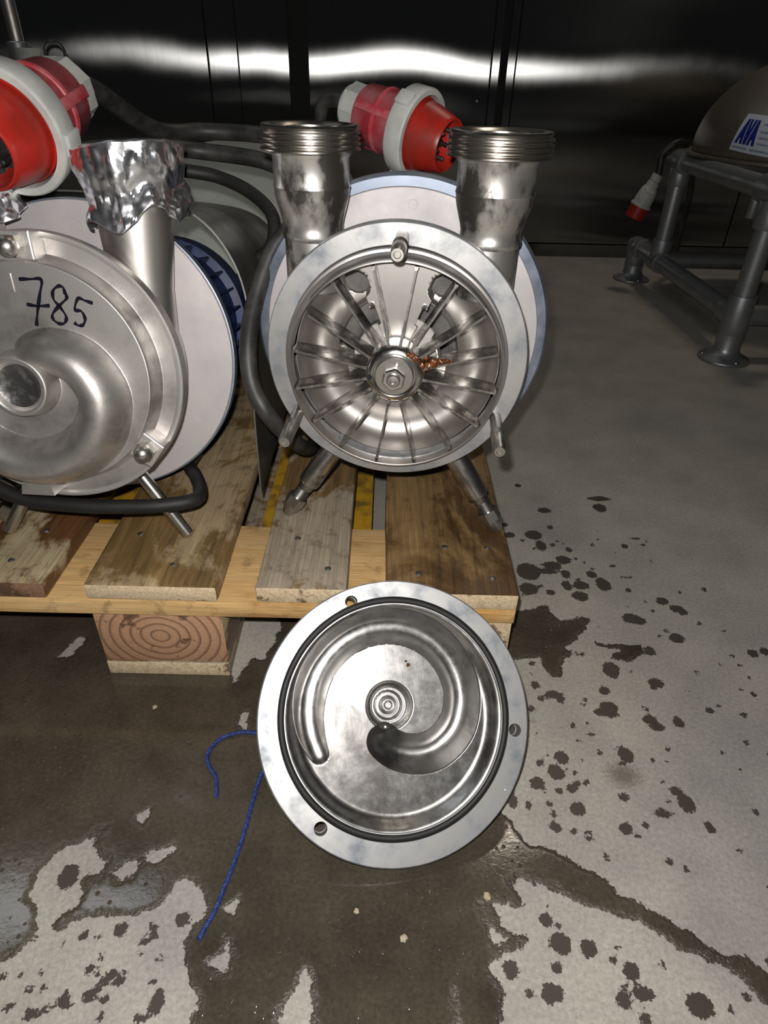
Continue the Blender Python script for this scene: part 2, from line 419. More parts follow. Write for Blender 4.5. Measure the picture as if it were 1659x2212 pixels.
def floor_mat():
    m, nt, b = new_mat('wet_concrete')
    v = coords(nt)
    big = noise_tex(nt, v, 2.2, 4, 0.6)
    mid = noise_tex(nt, v, 9, 6, 0.65)
    fine = noise_tex(nt, v, 260, 4, 0.7)
    spk = noise_tex(nt, v, 620, 2, 0.5)
    dry = ramp(nt, big, [(0.36, (0.405, 0.380, 0.328)), (0.52, (0.375, 0.350, 0.308)), (0.66, (0.325, 0.300, 0.285))])
    m1 = maprange(nt, mid, 0.3, 0.75, 1.10, 0.80)
    m2 = maprange(nt, fine, 0.25, 0.75, 0.70, 1.24)
    mul = math_n(nt, 'MULTIPLY', m1, m2)
    hsv = nd(nt, 'ShaderNodeHueSaturation'); nt.links.new(dry, hsv.inputs['Color']); nt.links.new(mul, hsv.inputs['Value'])
    dry = hsv.outputs['Color']
    dark = maprange(nt, spk, 0.66, 0.72, 0, 0.55)
    dry = mixc(nt, dark, dry, (0.10, 0.09, 0.08))
    lite = maprange(nt, spk, 0.33, 0.28, 0, 0.5)
    dry = mixc(nt, lite, dry, (0.5, 0.48, 0.44))
    def attr(n):
        a = nd(nt, 'ShaderNodeAttribute'); a.attribute_name = n; return a.outputs['Fac']
    n1 = noise_tex(nt, v, 75, 3, 0.6); n2 = noise_tex(nt, v, 330, 3, 0.6)
    def mask(a, amp1, amp2, lo, hi):
        x = math_n(nt, 'ADD', a, math_n(nt, 'MULTIPLY', math_n(nt, 'SUBTRACT', n1, 0.5), amp1))
        x = math_n(nt, 'ADD', x, math_n(nt, 'MULTIPLY', math_n(nt, 'SUBTRACT', n2, 0.5), amp2))
        return maprange(nt, x, lo, hi, 0, 1, True), x
    spots, _r = mask(attr('wet'), 6.5, 8.0, -0.5, 0.5)
    n0 = noise_tex(nt, v, 30, 2, 0.5)
    pbig = math_n(nt, 'ADD', attr('puddle'), math_n(nt, 'MULTIPLY', math_n(nt, 'SUBTRACT', n0, 0.5), 20.0))
    pool, raw = mask(pbig, 13.0, 8.0, -0.5, 0.5)
    wet = math_n(nt, 'MAXIMUM', spots, pool)
    soft = maprange(nt, math_n(nt, 'ADD', attr('soft'), math_n(nt, 'MULTIPLY', math_n(nt, 'SUBTRACT', n2, 0.5), 1.6)), -0.3, 0.9, 0, 0.8, True)
    wcol = ramp(nt, mid, [(0.34, (0.084, 0.069, 0.050)), (0.66, (0.043, 0.035, 0.026))])
    hs2 = nd(nt, 'ShaderNodeHueSaturation'); nt.links.new(wcol, hs2.inputs['Color']); nt.links.new(maprange(nt, fine, 0.3, 0.7, 0.75, 1.3), hs2.inputs['Value'])
    wcol = hs2.outputs['Color']
    col = mixc(nt, soft, dry, (0.11, 0.095, 0.07))
    col = mixc(nt, spots, col, (0.056, 0.046, 0.038))
    col = mixc(nt, pool, col, wcol)
    nt.links.new(col, b.inputs['Base Color'])
    film = maprange(nt, raw, 2, 9, 0.42, 0.10, True)
    rgh = nd(nt, 'ShaderNodeMix', data_type='FLOAT')
    nt.links.new(wet, rgh.inputs[0]); rgh.inputs[2].default_value = 0.72; nt.links.new(film, rgh.inputs[3])
    nt.links.new(rgh.outputs[0], b.inputs['Roughness'])
    b.inputs['Specular IOR Level'].default_value = 0.5
    # water film: rounded shoulder at its border, gentle ripple inside; grit where it is dry
    pd, praw = mask(pbig, 13.0, 8.0, -0.5, 5.0)
    h = math_n(nt, 'MULTIPLY', pd, 1.5)
    vo = nd(nt, 'ShaderNodeTexVoronoi'); vo.inputs['Scale'].default_value = 150; nt.links.new(v, vo.inputs['Vector'])
    sx = nd(nt, 'ShaderNodeSeparateColor'); nt.links.new(vo.outputs['Color'], sx.inputs[0])
    bead = math_n(nt, 'MULTIPLY', maprange(nt, vo.outputs['Distance'], 0.0, 0.32, 1, 0, True), math_n(nt, 'GREATER_THAN', sx.outputs[0], 0.72))
    h = math_n(nt, 'ADD', h, math_n(nt, 'MULTIPLY', math_n(nt, 'MULTIPLY', bead, pool), 0.8))
    h = math_n(nt, 'ADD', h, math_n(nt, 'MULTIPLY', fine, maprange(nt, wet, 0, 1, 0.30, 0.085)))
    h = math_n(nt, 'ADD', h, math_n(nt, 'MULTIPLY', n1, maprange(nt, wet, 0, 1, 0.5, 0.15)))
    bump(nt, b, h, 0.55, 0.0012)
    return m

fo = obj('floor', build_floor(), floor_mat())
tag(fo, 'grey concrete floor with dark wet patches and water spots', 'floor', kind='structure')

# ------------------------------------------------------------------ back wall of brushed steel panels
def wall_mat(name, base, rough, an):
    m, nt, b = new_mat(name)
    nt.nodes.remove(b)
    out = nt.nodes['Material Output']
    v = coords(nt, (1, 1, 0.012), 'Object')
    st = noise_tex(nt, v, 260, 3, 0.6)
    blot = noise_tex(nt, coords(nt), 3.0, 4, 0.6)
    g = nd(nt, 'ShaderNodeBsdfAnisotropic')
    g.distribution = 'BECKMANN'
    g.inputs['Anisotropy'].default_value = an
    g.inputs['Rotation'].default_value = 0.25
    tg = nd(nt, 'ShaderNodeTangent', direction_type='UV_MAP')
    nt.links.new(tg.outputs[0], g.inputs['Tangent'])
    hs = nd(nt, 'ShaderNodeHueSaturation'); hs.inputs['Color'].default_value = (*base, 1)
    nt.links.new(maprange(nt, st, 0.3, 0.7, 0.92, 1.06), hs.inputs['Value'])
    nt.links.new(hs.outputs['Color'], g.inputs['Color'])
    nt.links.new(maprange(nt, blot, 0.3, 0.7, rough - 0.015, rough + 0.015), g.inputs['Roughness'])
    bp = nd(nt, 'ShaderNodeBump'); bp.inputs['Strength'].default_value = 0.012; bp.inputs['Distance'].default_value = 0.001
    nt.links.new(st, bp.inputs['Height']); nt.links.new(bp.outputs['Normal'], g.inputs['Normal'])
    d = nd(nt, 'ShaderNodeBsdfDiffuse'); d.inputs['Color'].default_value = (0.05, 0.05, 0.048, 1)
    mx = nd(nt, 'ShaderNodeMixShader'); mx.inputs[0].default_value = 0.82
    nt.links.new(d.outputs[0], mx.inputs[1]); nt.links.new(g.outputs[0], mx.inputs[2])
    nt.links.new(mx.outputs[0], out.inputs['Surface'])
    return m
M_wall = wall_mat('brushed_wall_steel', (0.36, 0.36, 0.355), 0.205, 0.79)
M_kick = metal('dull_kick_plate', (0.16, 0.155, 0.14), (0.10, 0.10, 0.09), 0.45, 0.55, 6, metallic=0.6)

WALL_ROT = math.radians(1.5)
wall = empty('wall_back', (1300, 2245, 0), (0, 0, WALL_ROT))
tag(wall, 'dark brushed stainless steel panel wall behind the pumps', 'wall', kind='structure')

def panel(u0, u1, z0, z1, yf, bow, name='panel', nu=14, nz=26, tilt=0.0):
    """sheet from u0..u1, front at y = yf; bow(u01, z01) -> mm towards the viewer; 12 mm deep with turned edges"""
    V = []; Fc = []
    for j in range(nz + 1):
        for i in range(nu + 1):
            a, b = i / nu, j / nz
            V.append((u0 + (u1 - u0) * a, yf - bow(a, b), z0 + (z1 - z0) * b))
    n1 = nu + 1
    for j in range(nz):
        for i in range(nu):
            Fc.append((j * n1 + i, j * n1 + i + 1, (j + 1) * n1 + i + 1, (j + 1) * n1 + i))
    uv = [((v[0] - u0) / (u1 - u0), (v[2] - z0) / (z1 - z0)) for v in V]
    # turned edges
    border = [i for i in range(n1)] + [(j + 1) * n1 - 1 for j in range(1, nz + 1)] + [nz * n1 + i for i in range(nu - 1, -1, -1)] + [j * n1 for j in range(nz - 1, 0, -1)]
    base = len(V)
    for k in border:
        V.append((V[k][0], yf + 12, V[k][2])); uv.append(uv[k])
    nb = len(border)
    for k in range(nb):
        k2 = (k + 1) % nb
        Fc.append((border[k], base + k, base + k2, border[k2]))
    me = mesh(name, V, Fc, True, 30)
    ul = me.uv_layers.new(name='UVMap')
    for lp in me.loops:
        ul.data[lp.index].uv = uv[lp.vertex_index]
    return obj(name, me, M_wall, wall)

def bowf(amp, ph, ax, az, tilt):
    # z01: 0..1 over 2.4 m ; slight buckling of thin sheet
    def f(a, b):
        return amp * math.sin(math.pi * a) * math.sin(math.pi * b) + ax * math.sin(2 * math.pi * a + ph) * math.sin(3 * math.pi * b) + tilt * b
    return f
ZT = 2600
panel(-3700, -2500, 52, ZT, 0, bowf(3, 0.0, 1.0, 0, 2))
panel(-2494, -1690, 52, ZT, 0, bowf(4, 0.8, 2.0, 0, 6))
panel(-1684, -1586, 52, ZT, 4, bowf(0.4, 0.2, 0.2, 0, 3), nu=4)
panel(-1580, -1408, 52, ZT, 0, bowf(1.0, 2.0, 0.5, 0, 2), nu=6)
panel(-1338, -703, 52, ZT, 0, bowf(6, 1.3, 1.5, 0, 0))
panel(-697, -671, 52, ZT, -4, bowf(0, 0, 0, 0, 2), nu=2)
panel(-643, -617, 52, ZT, -4, bowf(0, 0, 0, 0, 2), nu=2)
panel(-611, 316, 52, ZT, 0, bowf(6, 0.2, 2.2, 0, 5))
panel(322, 1250, 52, ZT, 0, bowf(5, 1.2, 1.5, 0, 3))
panel(1256, 2300, 52, ZT, 0, bowf(4, 2.0, 1.5, 0, 3))
for u0, u1 in ((-1410, -1336), (-672, -642)):
    G().box((u0, 10.5, 46.5), (u1, 12.8, ZT)).build('gap_strip', M_black, wall, smooth=False)
G().box((-3700, 13, 0), (2300, 30, ZT)).build('backing_sheet', M_black, wall, smooth=False)
G().box((-3700, -3, 0), (2300, 12, 46), 1.5).build('kick_plate', M_kick, wall)
# dimple with a rivet beside the seam
G().lathe([(0.01, -7), (4, -6), (6, -3), (7, 2)], 16, 'y', (-738, 0, 525)).build('rivet', M_polish, wall)

# ------------------------------------------------------------------ pallet
def wood(name, dry1, dry2, wet, wet_lo, wet_hi, wscale=7.0, grain_axis='y', knot=(0.30, 0.19, 0.06)):
    m, nt, b = new_mat(name)
    oi = nd(nt, 'ShaderNodeObjectInfo')
    tc = nd(nt, 'ShaderNodeTexCoord')
    off = nd(nt, 'ShaderNodeVectorMath', operation='SCALE')
    off.inputs[0].default_value = (3.1, 7.7, 5.3); nt.links.new(oi.outputs['Random'], off.inputs['Scale'])
    addv = nd(nt, 'ShaderNodeVectorMath', operation='ADD')
    nt.links.new(tc.outputs['Object'], addv.inputs[0]); nt.links.new(off.outputs[0], addv.inputs[1])
    def strm(k):
        mp = nd(nt, 'ShaderNodeMapping')
        mp.inputs['Scale'].default_value = (1, k, 1) if grain_axis == 'y' else (k, 1, 1)
        nt.links.new(addv.outputs[0], mp.inputs['Vector'])
        return mp.outputs[0]
    s1, s2 = strm(0.06), strm(0.025)
    gr = noise_tex(nt, s1, 70, 6, 0.7, 0.9)
    gr2 = noise_tex(nt, s2, 520, 4, 0.65)
    wide = noise_tex(nt, strm(0.22), 24, 4, 0.6, 0.5)
    blo = noise_tex(nt, strm(0.6), wscale, 9, 0.66, 0.6)
    dirt = noise_tex(nt, addv.outputs[0], 38, 9, 0.72)
    c = ramp(nt, gr, [(0.30, dry1), (0.52, tuple((a_ + b_) / 2 for a_, b_ in zip(dry1, dry2))), (0.70, dry2)])
    c = mixc(nt, maprange(nt, wide, 0.52, 0.72, 0, 0.55, True), c, knot)
    hs = nd(nt, 'ShaderNodeHueSaturation'); nt.links.new(c, hs.inputs['Color']); nt.links.new(maprange(nt, gr2, 0.3, 0.7, 0.70, 1.25), hs.inputs['Value'])
    c = hs.outputs['Color']
    c = mixc(nt, maprange(nt, dirt, 0.54, 0.66, 0, 0.6), c, tuple(0.33 * k for k in dry2))
    wm = maprange(nt, math_n(nt, 'ADD', blo, math_n(nt, 'MULTIPLY', math_n(nt, 'SUBTRACT', dirt, 0.5), 0.12)), wet_lo, wet_hi, 0, 1, True)
    hw = nd(nt, 'ShaderNodeHueSaturation'); hw.inputs['Color'].default_value = (*wet, 1)
    nt.links.new(math_n(nt, 'MULTIPLY', maprange(nt, gr, 0.3, 0.7, 1.6, 0.5), maprange(nt, gr2, 0.3, 0.7, 0.75, 1.2)), hw.inputs['Value'])
    c = mixc(nt, wm, c, hw.outputs['Color'])
    nt.links.new(c, b.inputs['Base Color'])
    nt.links.new(maprange(nt, wm, 0, 1, 0.72, 0.36), b.inputs['Roughness'])
    bump(nt, b, math_n(nt, 'ADD', gr, math_n(nt, 'MULTIPLY', gr2, 0.6)), 0.5, 0.0014)
    return m

def end_wood(name, c1, c2, ring_c, scale, strength, stain=0.55):
    m, nt, b = new_mat(name)
    tc = nd(nt, 'ShaderNodeTexCoord'); mp = nd(nt, 'ShaderNodeMapping')
    mp.inputs['Location'].default_value = ring_c; mp.inputs['Scale'].default_value = (1, 0.05, 1.15)
    nt.links.new(tc.outputs['Object'], mp.inputs['Vector'])
    wv = nd(nt, 'ShaderNodeTexWave', wave_type='RINGS', rings_direction='Y', wave_profile='SAW')
    wv.inputs['Scale'].default_value = scale; wv.inputs['Distortion'].default_value = 1.6; wv.inputs['Detail'].default_value = 2
    wv.inputs['Detail Scale'].default_value = 0.7
    nt.links.new(mp.outputs[0], wv.inputs['Vector'])
    v = coords(nt)
    n1 = noise_tex(nt, v, 350, 4, 0.7); n2 = noise_tex(nt, v, 22, 4, 0.6)
    c = ramp(nt, n1, [(0.3, c1), (0.7, c2)])
    c = mixc(nt, maprange(nt, wv.outputs['Fac'], 0.62, 0.98, 0, strength), c, (0.10, 0.045, 0.022))
    c = mixc(nt, maprange(nt, n2, stain, stain + 0.06, 0, 0.8, True), c, (0.075, 0.035, 0.018))
    nt.links.new(c, b.inputs['Base Color']); b.inputs['Roughness'].default_value = 0.75
    bump(nt, b, n1, 0.6, 0.0012)
    return m

W_center = wood('damp_pine_plank', (0.46, 0.345, 0.20), (0.28, 0.20, 0.115), (0.185, 0.115, 0.045), 0.44, 0.50, 5.5)
W_grey = wood('greyed_pine_plank', (0.40, 0.33, 0.245), (0.26, 0.21, 0.15), (0.17, 0.105, 0.045), 0.50, 0.55, 6.5, knot=(0.30, 0.25, 0.18))
W_wet = wood('soaked_brown_plank', (0.30, 0.185, 0.075), (0.155, 0.09, 0.035), (0.075, 0.040, 0.016), 0.46, 0.58, 5.0, knot=(0.36, 0.24, 0.10))
W_yellow = wood('fresh_yellow_pine', (0.70, 0.46, 0.205), (0.56, 0.335, 0.13), (0.46, 0.25, 0.075), 0.54, 0.66, 4.0, 'x', (0.74, 0.54, 0.29))
W_red = wood('red_brown_plank', (0.46, 0.38, 0.24), (0.30, 0.22, 0.12), (0.12, 0.055, 0.022), 0.46, 0.52, 6.0, knot=(0.50, 0.38, 0.12))
E_pale = end_wood('frayed_end_grain', (0.82, 0.66, 0.45), (0.46, 0.34, 0.20), (0, 0, 0), 20, 0.15, 0.58)
E_dark = end_wood('stained_end_grain', (0.32, 0.18, 0.11), (0.14, 0.07, 0.04), (0, 0, 0), 20, 0.2, 0.5)
E_block = end_wood('ringed_block_end', (0.54, 0.31, 0.185), (0.42, 0.235, 0.135), (0.002, 0, -0.074), 27, 0.8, 0.545)

pallet = tag(empty('wooden_pallet', (0, 0, 0)), 'worn wooden pallet with wet planks carrying the two steel pumps', 'pallet')

def plank(name, lo, hi, mat, end, parent=pallet, bev=2.0, ny=14, jag=0.0, seed=0, end_axis=None):
    """board with slightly wavy edges; end faces carry the end-grain material"""
    rnd = random.Random(seed)
    long_y = (hi[1] - lo[1]) > (hi[0] - lo[0])
    bm = bmesh.new(); bmesh.ops.create_cube(bm, size=1)
    for v in bm.verts:
        v.co = Vector([(lo[i] + hi[i]) / 2 + v.co[i] * (hi[i] - lo[i]) for i in range(3)])
    ax = 1 if long_y else 0
    if end_axis is not None: ax = end_axis
    n = Vector((0, 0, 0)); n[ax] = 1
    for k in range(1, ny):
        co = Vector(((lo[0] + hi[0]) / 2, (lo[1] + hi[1]) / 2, (lo[2] + hi[2]) / 2)); co[ax] = lo[ax] + (hi[ax] - lo[ax]) * k / ny
        bmesh.ops.bisect_plane(bm, geom=bm.verts[:] + bm.edges[:] + bm.faces[:], plane_co=co, plane_no=n)
    ed = [e for e in bm.edges if e.is_manifold and e.calc_face_angle(0) > 1.0]
    bmesh.ops.bevel(bm, geom=ed, offset=bev, segments=2, affect='EDGES', profile=0.5)
    for v in bm.verts:
        w = noise.noise(Vector((v.co.x * 0.011, v.co.y * 0.009, seed * 3.7 + v.co.z * 0.01)))
        if ax == 1:
            v.co.x += 1.6 * w + jag * noise.noise(Vector((v.co.x * 0.05, v.co.z * 0.09, seed)))
        else:
            v.co.y += 1.6 * w
        v.co.z += 0.5 * w if v.co.z > (lo[2] + hi[2]) / 2 else 0
    me = bpy.data.meshes.new(name)
    for v in bm.verts: v.co *= MM
    bm.to_mesh(me); bm.free()
    me.materials.append(mat); me.materials.append(end)
    for p in me.polygons:
        p.use_smooth = True
        if abs(p.normal[ax]) > 0.8: p.material_index = 1
    me.set_sharp_from_angle(angle=math.radians(40))
    return obj(name, me, None, parent)

top = []
for i, (x0, x1, m, e, y0) in enumerate(((-400, -255, W_grey, E_dark, 0), (-214, -114, W_red, E_dark, 1), (-73, 72, W_center, E_pale, 0),
                                       (114, 213, W_grey, E_pale, 2), (255, 400, W_wet, E_pale, -1))):
    top.append(plank('top_plank', (x0, y0, 122.2), (x1, 1200, 144), m, e, bev=3.0 if i != 2 else 5.0, seed=i + 1, ny=24))
for i, y in enumerate((1, 527, 1055)):
    plank('cross_plank', (-400, y, 100.2), (400, y + 144, 122), W_yellow, W_yellow, seed=10 + i, ny=12)
for i, y in enumerate((2, 527, 1055)):
    for j, (x0, x1) in enumerate(((-400, -300), (-73, 72), (300, 400))):
        plank('spacer_block', (x0, y + 3, 22.2), (x1, y + 140, 100), W_red if j == 1 else W_yellow, E_block if j == 1 else E_pale, seed=20 + 3 * i + j, ny=2, bev=2.5, end_axis=1)
for j, (x0, x1) in enumerate(((-400, -300), (-73, 72), (300, 400))):
    plank('bottom_plank', (x0, 4, 0), (x1, 1200, 22), W_grey, E_pale, seed=40 + j, ny=16)
nail_me = mesh('nail', *(lambda g: (g.V, g.F))(G().lathe([(0.01, 1.3), (2.6, 1.2), (3.8, 0.4), (4.0, -0.6), (2, -3)], 12)))
nail_me.materials.append(M_bolt)
for (x, y, k) in ((-38, 94, 2), (17, 38, 2), (-165, 39, 1), (-150, 95, 1), (190, 37, 3), (150, 92, 3), (292, 32, 4), (325, 82, 4), (374, 27, 4), (375, 82, 4)):
    obj('nail', nail_me, None, top[k], (x, y, 144))

# pallet truck whose forks run under the pallet
truck = tag(empty('pallet_truck', (0, 1290, 0)), 'yellow pallet truck with its forks under the wooden pallet', 'pallet truck')
for sx in (-1, 1):
    g = G(); x = sx * 160
    g.prism([(x - 76, 150), (x - 60, 138), (x + 60, 138), (x + 76, 150), (x + 76, 1260), (x - 76, 1260)], 40, 84, 'z', (0, -1290, 0))
    g.build('fork', M_yellow, truck, smooth=False)
    G().lathe([(0.01, -30), (38, -30), (40, -27), (40, 27), (38, 30), (0.01, 30)], 24, 'x', (x, -1050, 40)).build('roller', M_rubber, truck)
G().box((-240, -40, 40), (240, 80, 130), 8).build('chassis', M_yellow, truck)

# ------------------------------------------------------------------ pumps
ZC = 219.0           # height of the shaft above the pallet

def pipe_profile(z0, top, rl, ru, rt_, weld=True):
    """lower tube, weld, cone, upper tube, threaded union ; (r, z)"""
    P = [(rl - 2, z0), (rl, z0), (rl, top - 96), (rl + 1.6, top - 94), (rl + 2.2, top - 91), (rl + 1.2, top - 88)]
    if not weld:
        P = [(rl - 2, z0), (rl, z0), (rl, top - 125)] + [(rl + (ru - rl) * t, top - 125 + 75 * t) for t in (0.25, 0.5, 0.75, 1)]
        return P + [(ru, top - 26), (ru + 1.2, top - 24), (ru + 1.5, top - 22)]
    P += [(rl + 0.5 + (ru - rl - 0.5) * t * t * (3 - 2 * t), top - 88 + 36 * t) for t in (0.15, 0.3, 0.5, 0.7, 0.85, 1)]
    P += [(ru + 0.8, top - 50), (ru, top - 47), (ru, top - 26), (ru + 1.2, top - 24), (ru + 1.5, top - 22)]
    return P

def union_profile(top, ru, rt_):
    P = [(ru - 3, top - 22), (ru + 3, top - 22), (rt_ - 2.5, top - 20.5)]
    z = top - 20
    for k in range(4):
        P += [(rt_, z), (rt_, z + 1.4), (rt_ - 3.0, z + 2.6), (rt_ - 3.0, z + 3.2)]
        z += 4.4
    P += [(rt_ - 1.5, top - 1.5), (rt_ - 2.5, top), (ru + 2, top), (ru, top - 1), (ru - 3, top - 3), (ru - 3.5, top - 30), (ru - 5, top - 60)]
    return P

def build_pump_common(root, mats, plate_y, plate_r, motor=(118, 400), foot=None, rw=12.0):
    # wet-end body behind the flange
    G().lathe([(112, 11), (118, 12), (120, 16), (120, 58), (112, 68), (80, plate_y + 2), (0.01, plate_y + 2)], 96, 'y', (0, 0, ZC), caps=False).build('casing_body', mats['body'], root)
    # motor adapter plate with stepped blue-grey rim
    p = G().lathe([(0.01, plate_y), (plate_r - rw - 1, plate_y), (plate_r - rw - 0.2, plate_y + 1.0), (plate_r - rw, plate_y + 2)], 128, 'y', (0, 0, ZC)).build('adapter_plate', M_plate, root)
    G().lathe([(plate_r - rw - 0.2, plate_y + 2), (plate_r - rw * 0.25, plate_y + 2.5), (plate_r, plate_y + 6), (plate_r, plate_y + 14), (plate_r - 5, plate_y + 16), (0.01, plate_y + 16)], 128, 'y', (0, 0, ZC)).build('plate_rim', M_rim, root)
    for a in (87, -35, 205):
        t = math.radians(a)
        G().lathe([(0.01, -1.2), (4.4, -1.2), (4.6, -0.6), (5.2, -0.6), (5.4, 1)], 24, 'y', ((plate_r - 28) * math.cos(t), plate_y, ZC + (plate_r - 28) * math.sin(t))).build('plug_screw', M_plate, root)
    # motor
    R, L = motor
    m = G()
    m.lathe([(0.01, plate_y + 16), (R - 12, plate_y + 16), (R - 12, L - 60), (R, L - 58), (R, L - 6), (R - 6, L), (0.01, L)], 64, 'y', (0, 0, ZC))
    mo = m.build('motor', M_blue, root)
    fin = G().box((R - 14, plate_y + 30, -1.6), (R, L - 70, 1.6))
    fme = mesh('cooling_fin', fin.V, fin.F, False)
    for k in range(28):
        obj('cooling_fin', fme, M_blue, mo, (0, 0, ZC), (0, -2 * math.pi * k / 28, 0))
    if foot is not None:
        G().box((-70, L - 150, foot), (70, L - 90, ZC - R + 30), 3).build('motor_foot', M_blue, root)

def add_pipe(root, x, y, top, rl, ru, rtop, mp, mt, z0=60, weld=True):
    P = pipe_profile(z0 + ZC, top + ZC, rl, ru, rtop, weld)
    pp = G().lathe(P + [(ru - 3, top + ZC - 22)], 64, 'z', (x, y, 0)).build('port_pipe', mp, root)
    G().lathe(union_profile(top + ZC, ru, rtop), 64, 'z', (x, y, 0), closed=False).build('threaded_union', mt, pp)
    return pp

# ---- open pump on the right
rp = tag(empty('pump', (259.5, 105, 144.2), (0, 0, math.radians(-4.4))),
         'opened steel pump showing its radial impeller vanes, with two bare threaded pipe stubs', 'pump', 'steel pumps on the pallet')
build_pump_common(rp, {'body': M_cast}, 80, 162, (118, 400), foot=0)
add_pipe(rp, -87, 38, 203, 28, 35.5, 45.5, M_pipe, M_thread)
add_pipe(rp, 84, 38, 203, 28, 36.0, 47.5, M_pipe, M_thread)

EC = -7.0   # shaft sits a little below the flange centre
fl_g = G().lathe([(117, 14), (131, 14), (132, 13), (132, 1), (131, 0), (112, 0), (111, 1.5), (111, 13)], 160, 'y', (0, 0, ZC), closed=True)
fl_o = fl_g.build('flange', M_flange, rp)

def ring_loft(rings, n=160):
    V = []; Fc = []
    for (r, cz, y) in rings:
        for k in range(n):
            t = 2 * math.pi * k / n
            V.append((r * math.cos(t), y, ZC + cz + r * math.sin(t)))
    for i in range(len(rings) - 1):
        for k in range(n):
            k2 = (k + 1) % n
            Fc.append((i * n + k, i * n + k2, (i + 1) * n + k2, (i + 1) * n + k))
    return V, Fc
sp = G().add(*ring_loft([(113, -3, 10), (113, -3, -3), (112.3, -3, -4), (110.5, -3.5, -4.5), (110, -4, -7.5), (109.2, -5, -11), (108.6, EC, -13.5), (107, EC, -14), (106.3, EC, -13.4), (106, EC, 4)]))
sp.build('spigot_ring', M_chamber, rp)

def chamber(x, z):
    zz = z - ZC - EC
    r = np.hypot(x, zz); th = np.degrees(np.arctan2(zz, x))
    q = np.clip((r - 52) / 53, 0, 1)
    ch = 30 * np.sqrt(np.clip(1 - (2 * q - 1) ** 2, 0, 1))
    d = np.abs(th - 90)
    div = 1 - sstep(26, 29, d)
    y = 16 + ch * (1 - div) - 4 * div
    # inner slots beside the divider
    slot = sstep(44, 46, r) * (1 - sstep(61, 63, r)) * sstep(22, 25, d) * (1 - sstep(88, 92, d))
    y = y + slot * 10
    lip = sstep(63, 64, r) * (1 - sstep(66, 67.5, r)) * sstep(22, 25, d) * (1 - sstep(88, 92, d))
    y = y - 5 * lip
    for a in (60, 120):
        cx, cz = 88 * math.cos(math.radians(a)), 88 * math.sin(math.radians(a))
        y = y + 14 * (1 - sstep(12.5, 15.5, np.hypot(x - cx, zz - cz)))
    return y
V, Fc = polar(chamber, 106, 110, 360, (0, ZC + EC), 12)
def open_face(f):
    x = sum(V[i][0] for i in f) / 4; z = sum(V[i][2] for i in f) / 4 - ZC - EC
    r = math.hypot(x, z); d = abs(math.degrees(math.atan2(z, x)) - 90)
    if 46 < r < 61.5 and 24 < d < 86: return True
    return any(math.hypot(x - 88 * math.cos(math.radians(a)), z - 88 * math.sin(math.radians(a))) < 13 for a in (60, 120))
Fc = [f for f in Fc if not open_face(f)]
G().lathe([(106, 50), (0.01, 52)], 64, 'y', (0, 0, ZC + EC)).build('slot_shade_disc', M_recess_shade, rp)  # added disc, painted dark as the shade behind slots and ports
G().add(V, Fc).build('casing_chamber', M_chamber, rp, angle=50)
# pale deposit round the shaft seal
dp = G()
n = 140; V = []; Fc = []
for k in range(n):
    t = 2 * math.pi * k / n
    ro = 43 + 3.5 * noise.noise(Vector((math.cos(t) * 2, math.sin(t) * 2, 1.3))) + (5 if 40 < math.degrees(t) < 75 else 0)
    V += [(14 * math.cos(t), 15.2, ZC + EC + 14 * math.sin(t)), (ro * math.cos(t), 14.6, ZC + EC + ro * math.sin(t)), ((ro + 1) * math.cos(t), 16.2, ZC + EC + (ro + 1) * math.sin(t))]
for k in range(n):
    k2 = (k + 1) % n
    Fc += [(3 * k, 3 * k + 1, 3 * k2 + 1, 3 * k2), (3 * k + 1, 3 * k + 2, 3 * k2 + 2, 3 * k2 + 1)]
dp.add(V, Fc).build('seal_plate', M_white_dep, rp)

imp = empty('impeller'); imp.parent = rp; imp.location = Vector((0, 0, ZC + EC)) * MM
hub = G().lathe([(24, 14), (29, 8), (29.5, -14), (28.5, -18), (26, -20.5), (23, -21.5), (21.5, -21), (21, -19), (0.01, -19)], 72, 'y').build('hub', M_polish, imp)
G().lathe([(0.01, -25), (18.6, -25), (19.8, -24), (20, -19.5)], 64, 'y').build('washer', M_bolt, imp)
hexp = [(12.2 * math.cos(math.radians(60 * k + 20)), 12.2 * math.sin(math.radians(60 * k + 20))) for k in range(6)]
G().prism(hexp, -33, -24.5, 'y').build('hex_nut', M_polish, imp, smooth=False).modifiers.new('edge', 'BEVEL').width = 0.0012
G().lathe([(0.01, -35.5), (2.6, -35.2), (3.0, -36.5), (5.6, -36.2), (6.6, -35), (6.8, -32)], 32, 'y').build('bolt_end', M_bolt, imp)
G().lathe([(0.01, -21.9), (2.7, -21.9), (2.8, -19)], 16, 'y', (-24.6, 0, -3)).build('drain_hole', M_black, imp)
# vane: straight blade, front edge sloping from the hub to the tip
vv = []; vf = []
for x, yf, yb, th in ((26, -17.5, 12, 1.7), (50, -15.5, 14, 1.0), (80, -13.5, 15, 1.0), (101, -12.8, 13, 1.1), (104.5, -12.4, 10, 1.9)):
    vv += [(x, yf, -th), (x, yf, th), (x, yb, th * 0.8), (x, yb, -th * 0.8)]
for i in range(4):
    a = 4 * i
    for k in range(4):
        k2 = (k + 1) % 4
        vf.append((a + k, a + k2, a + 4 + k2, a + 4 + k))
vf += [(0, 1, 2, 3), (16, 17, 18, 19)]
vane_me = mesh('vane', vv, vf, False)
for k in range(16):
    obj('vane', vane_me, M_vane, imp, (0, 0, 0), (0, -math.radians(80.7 + 22.5 * k), 0))
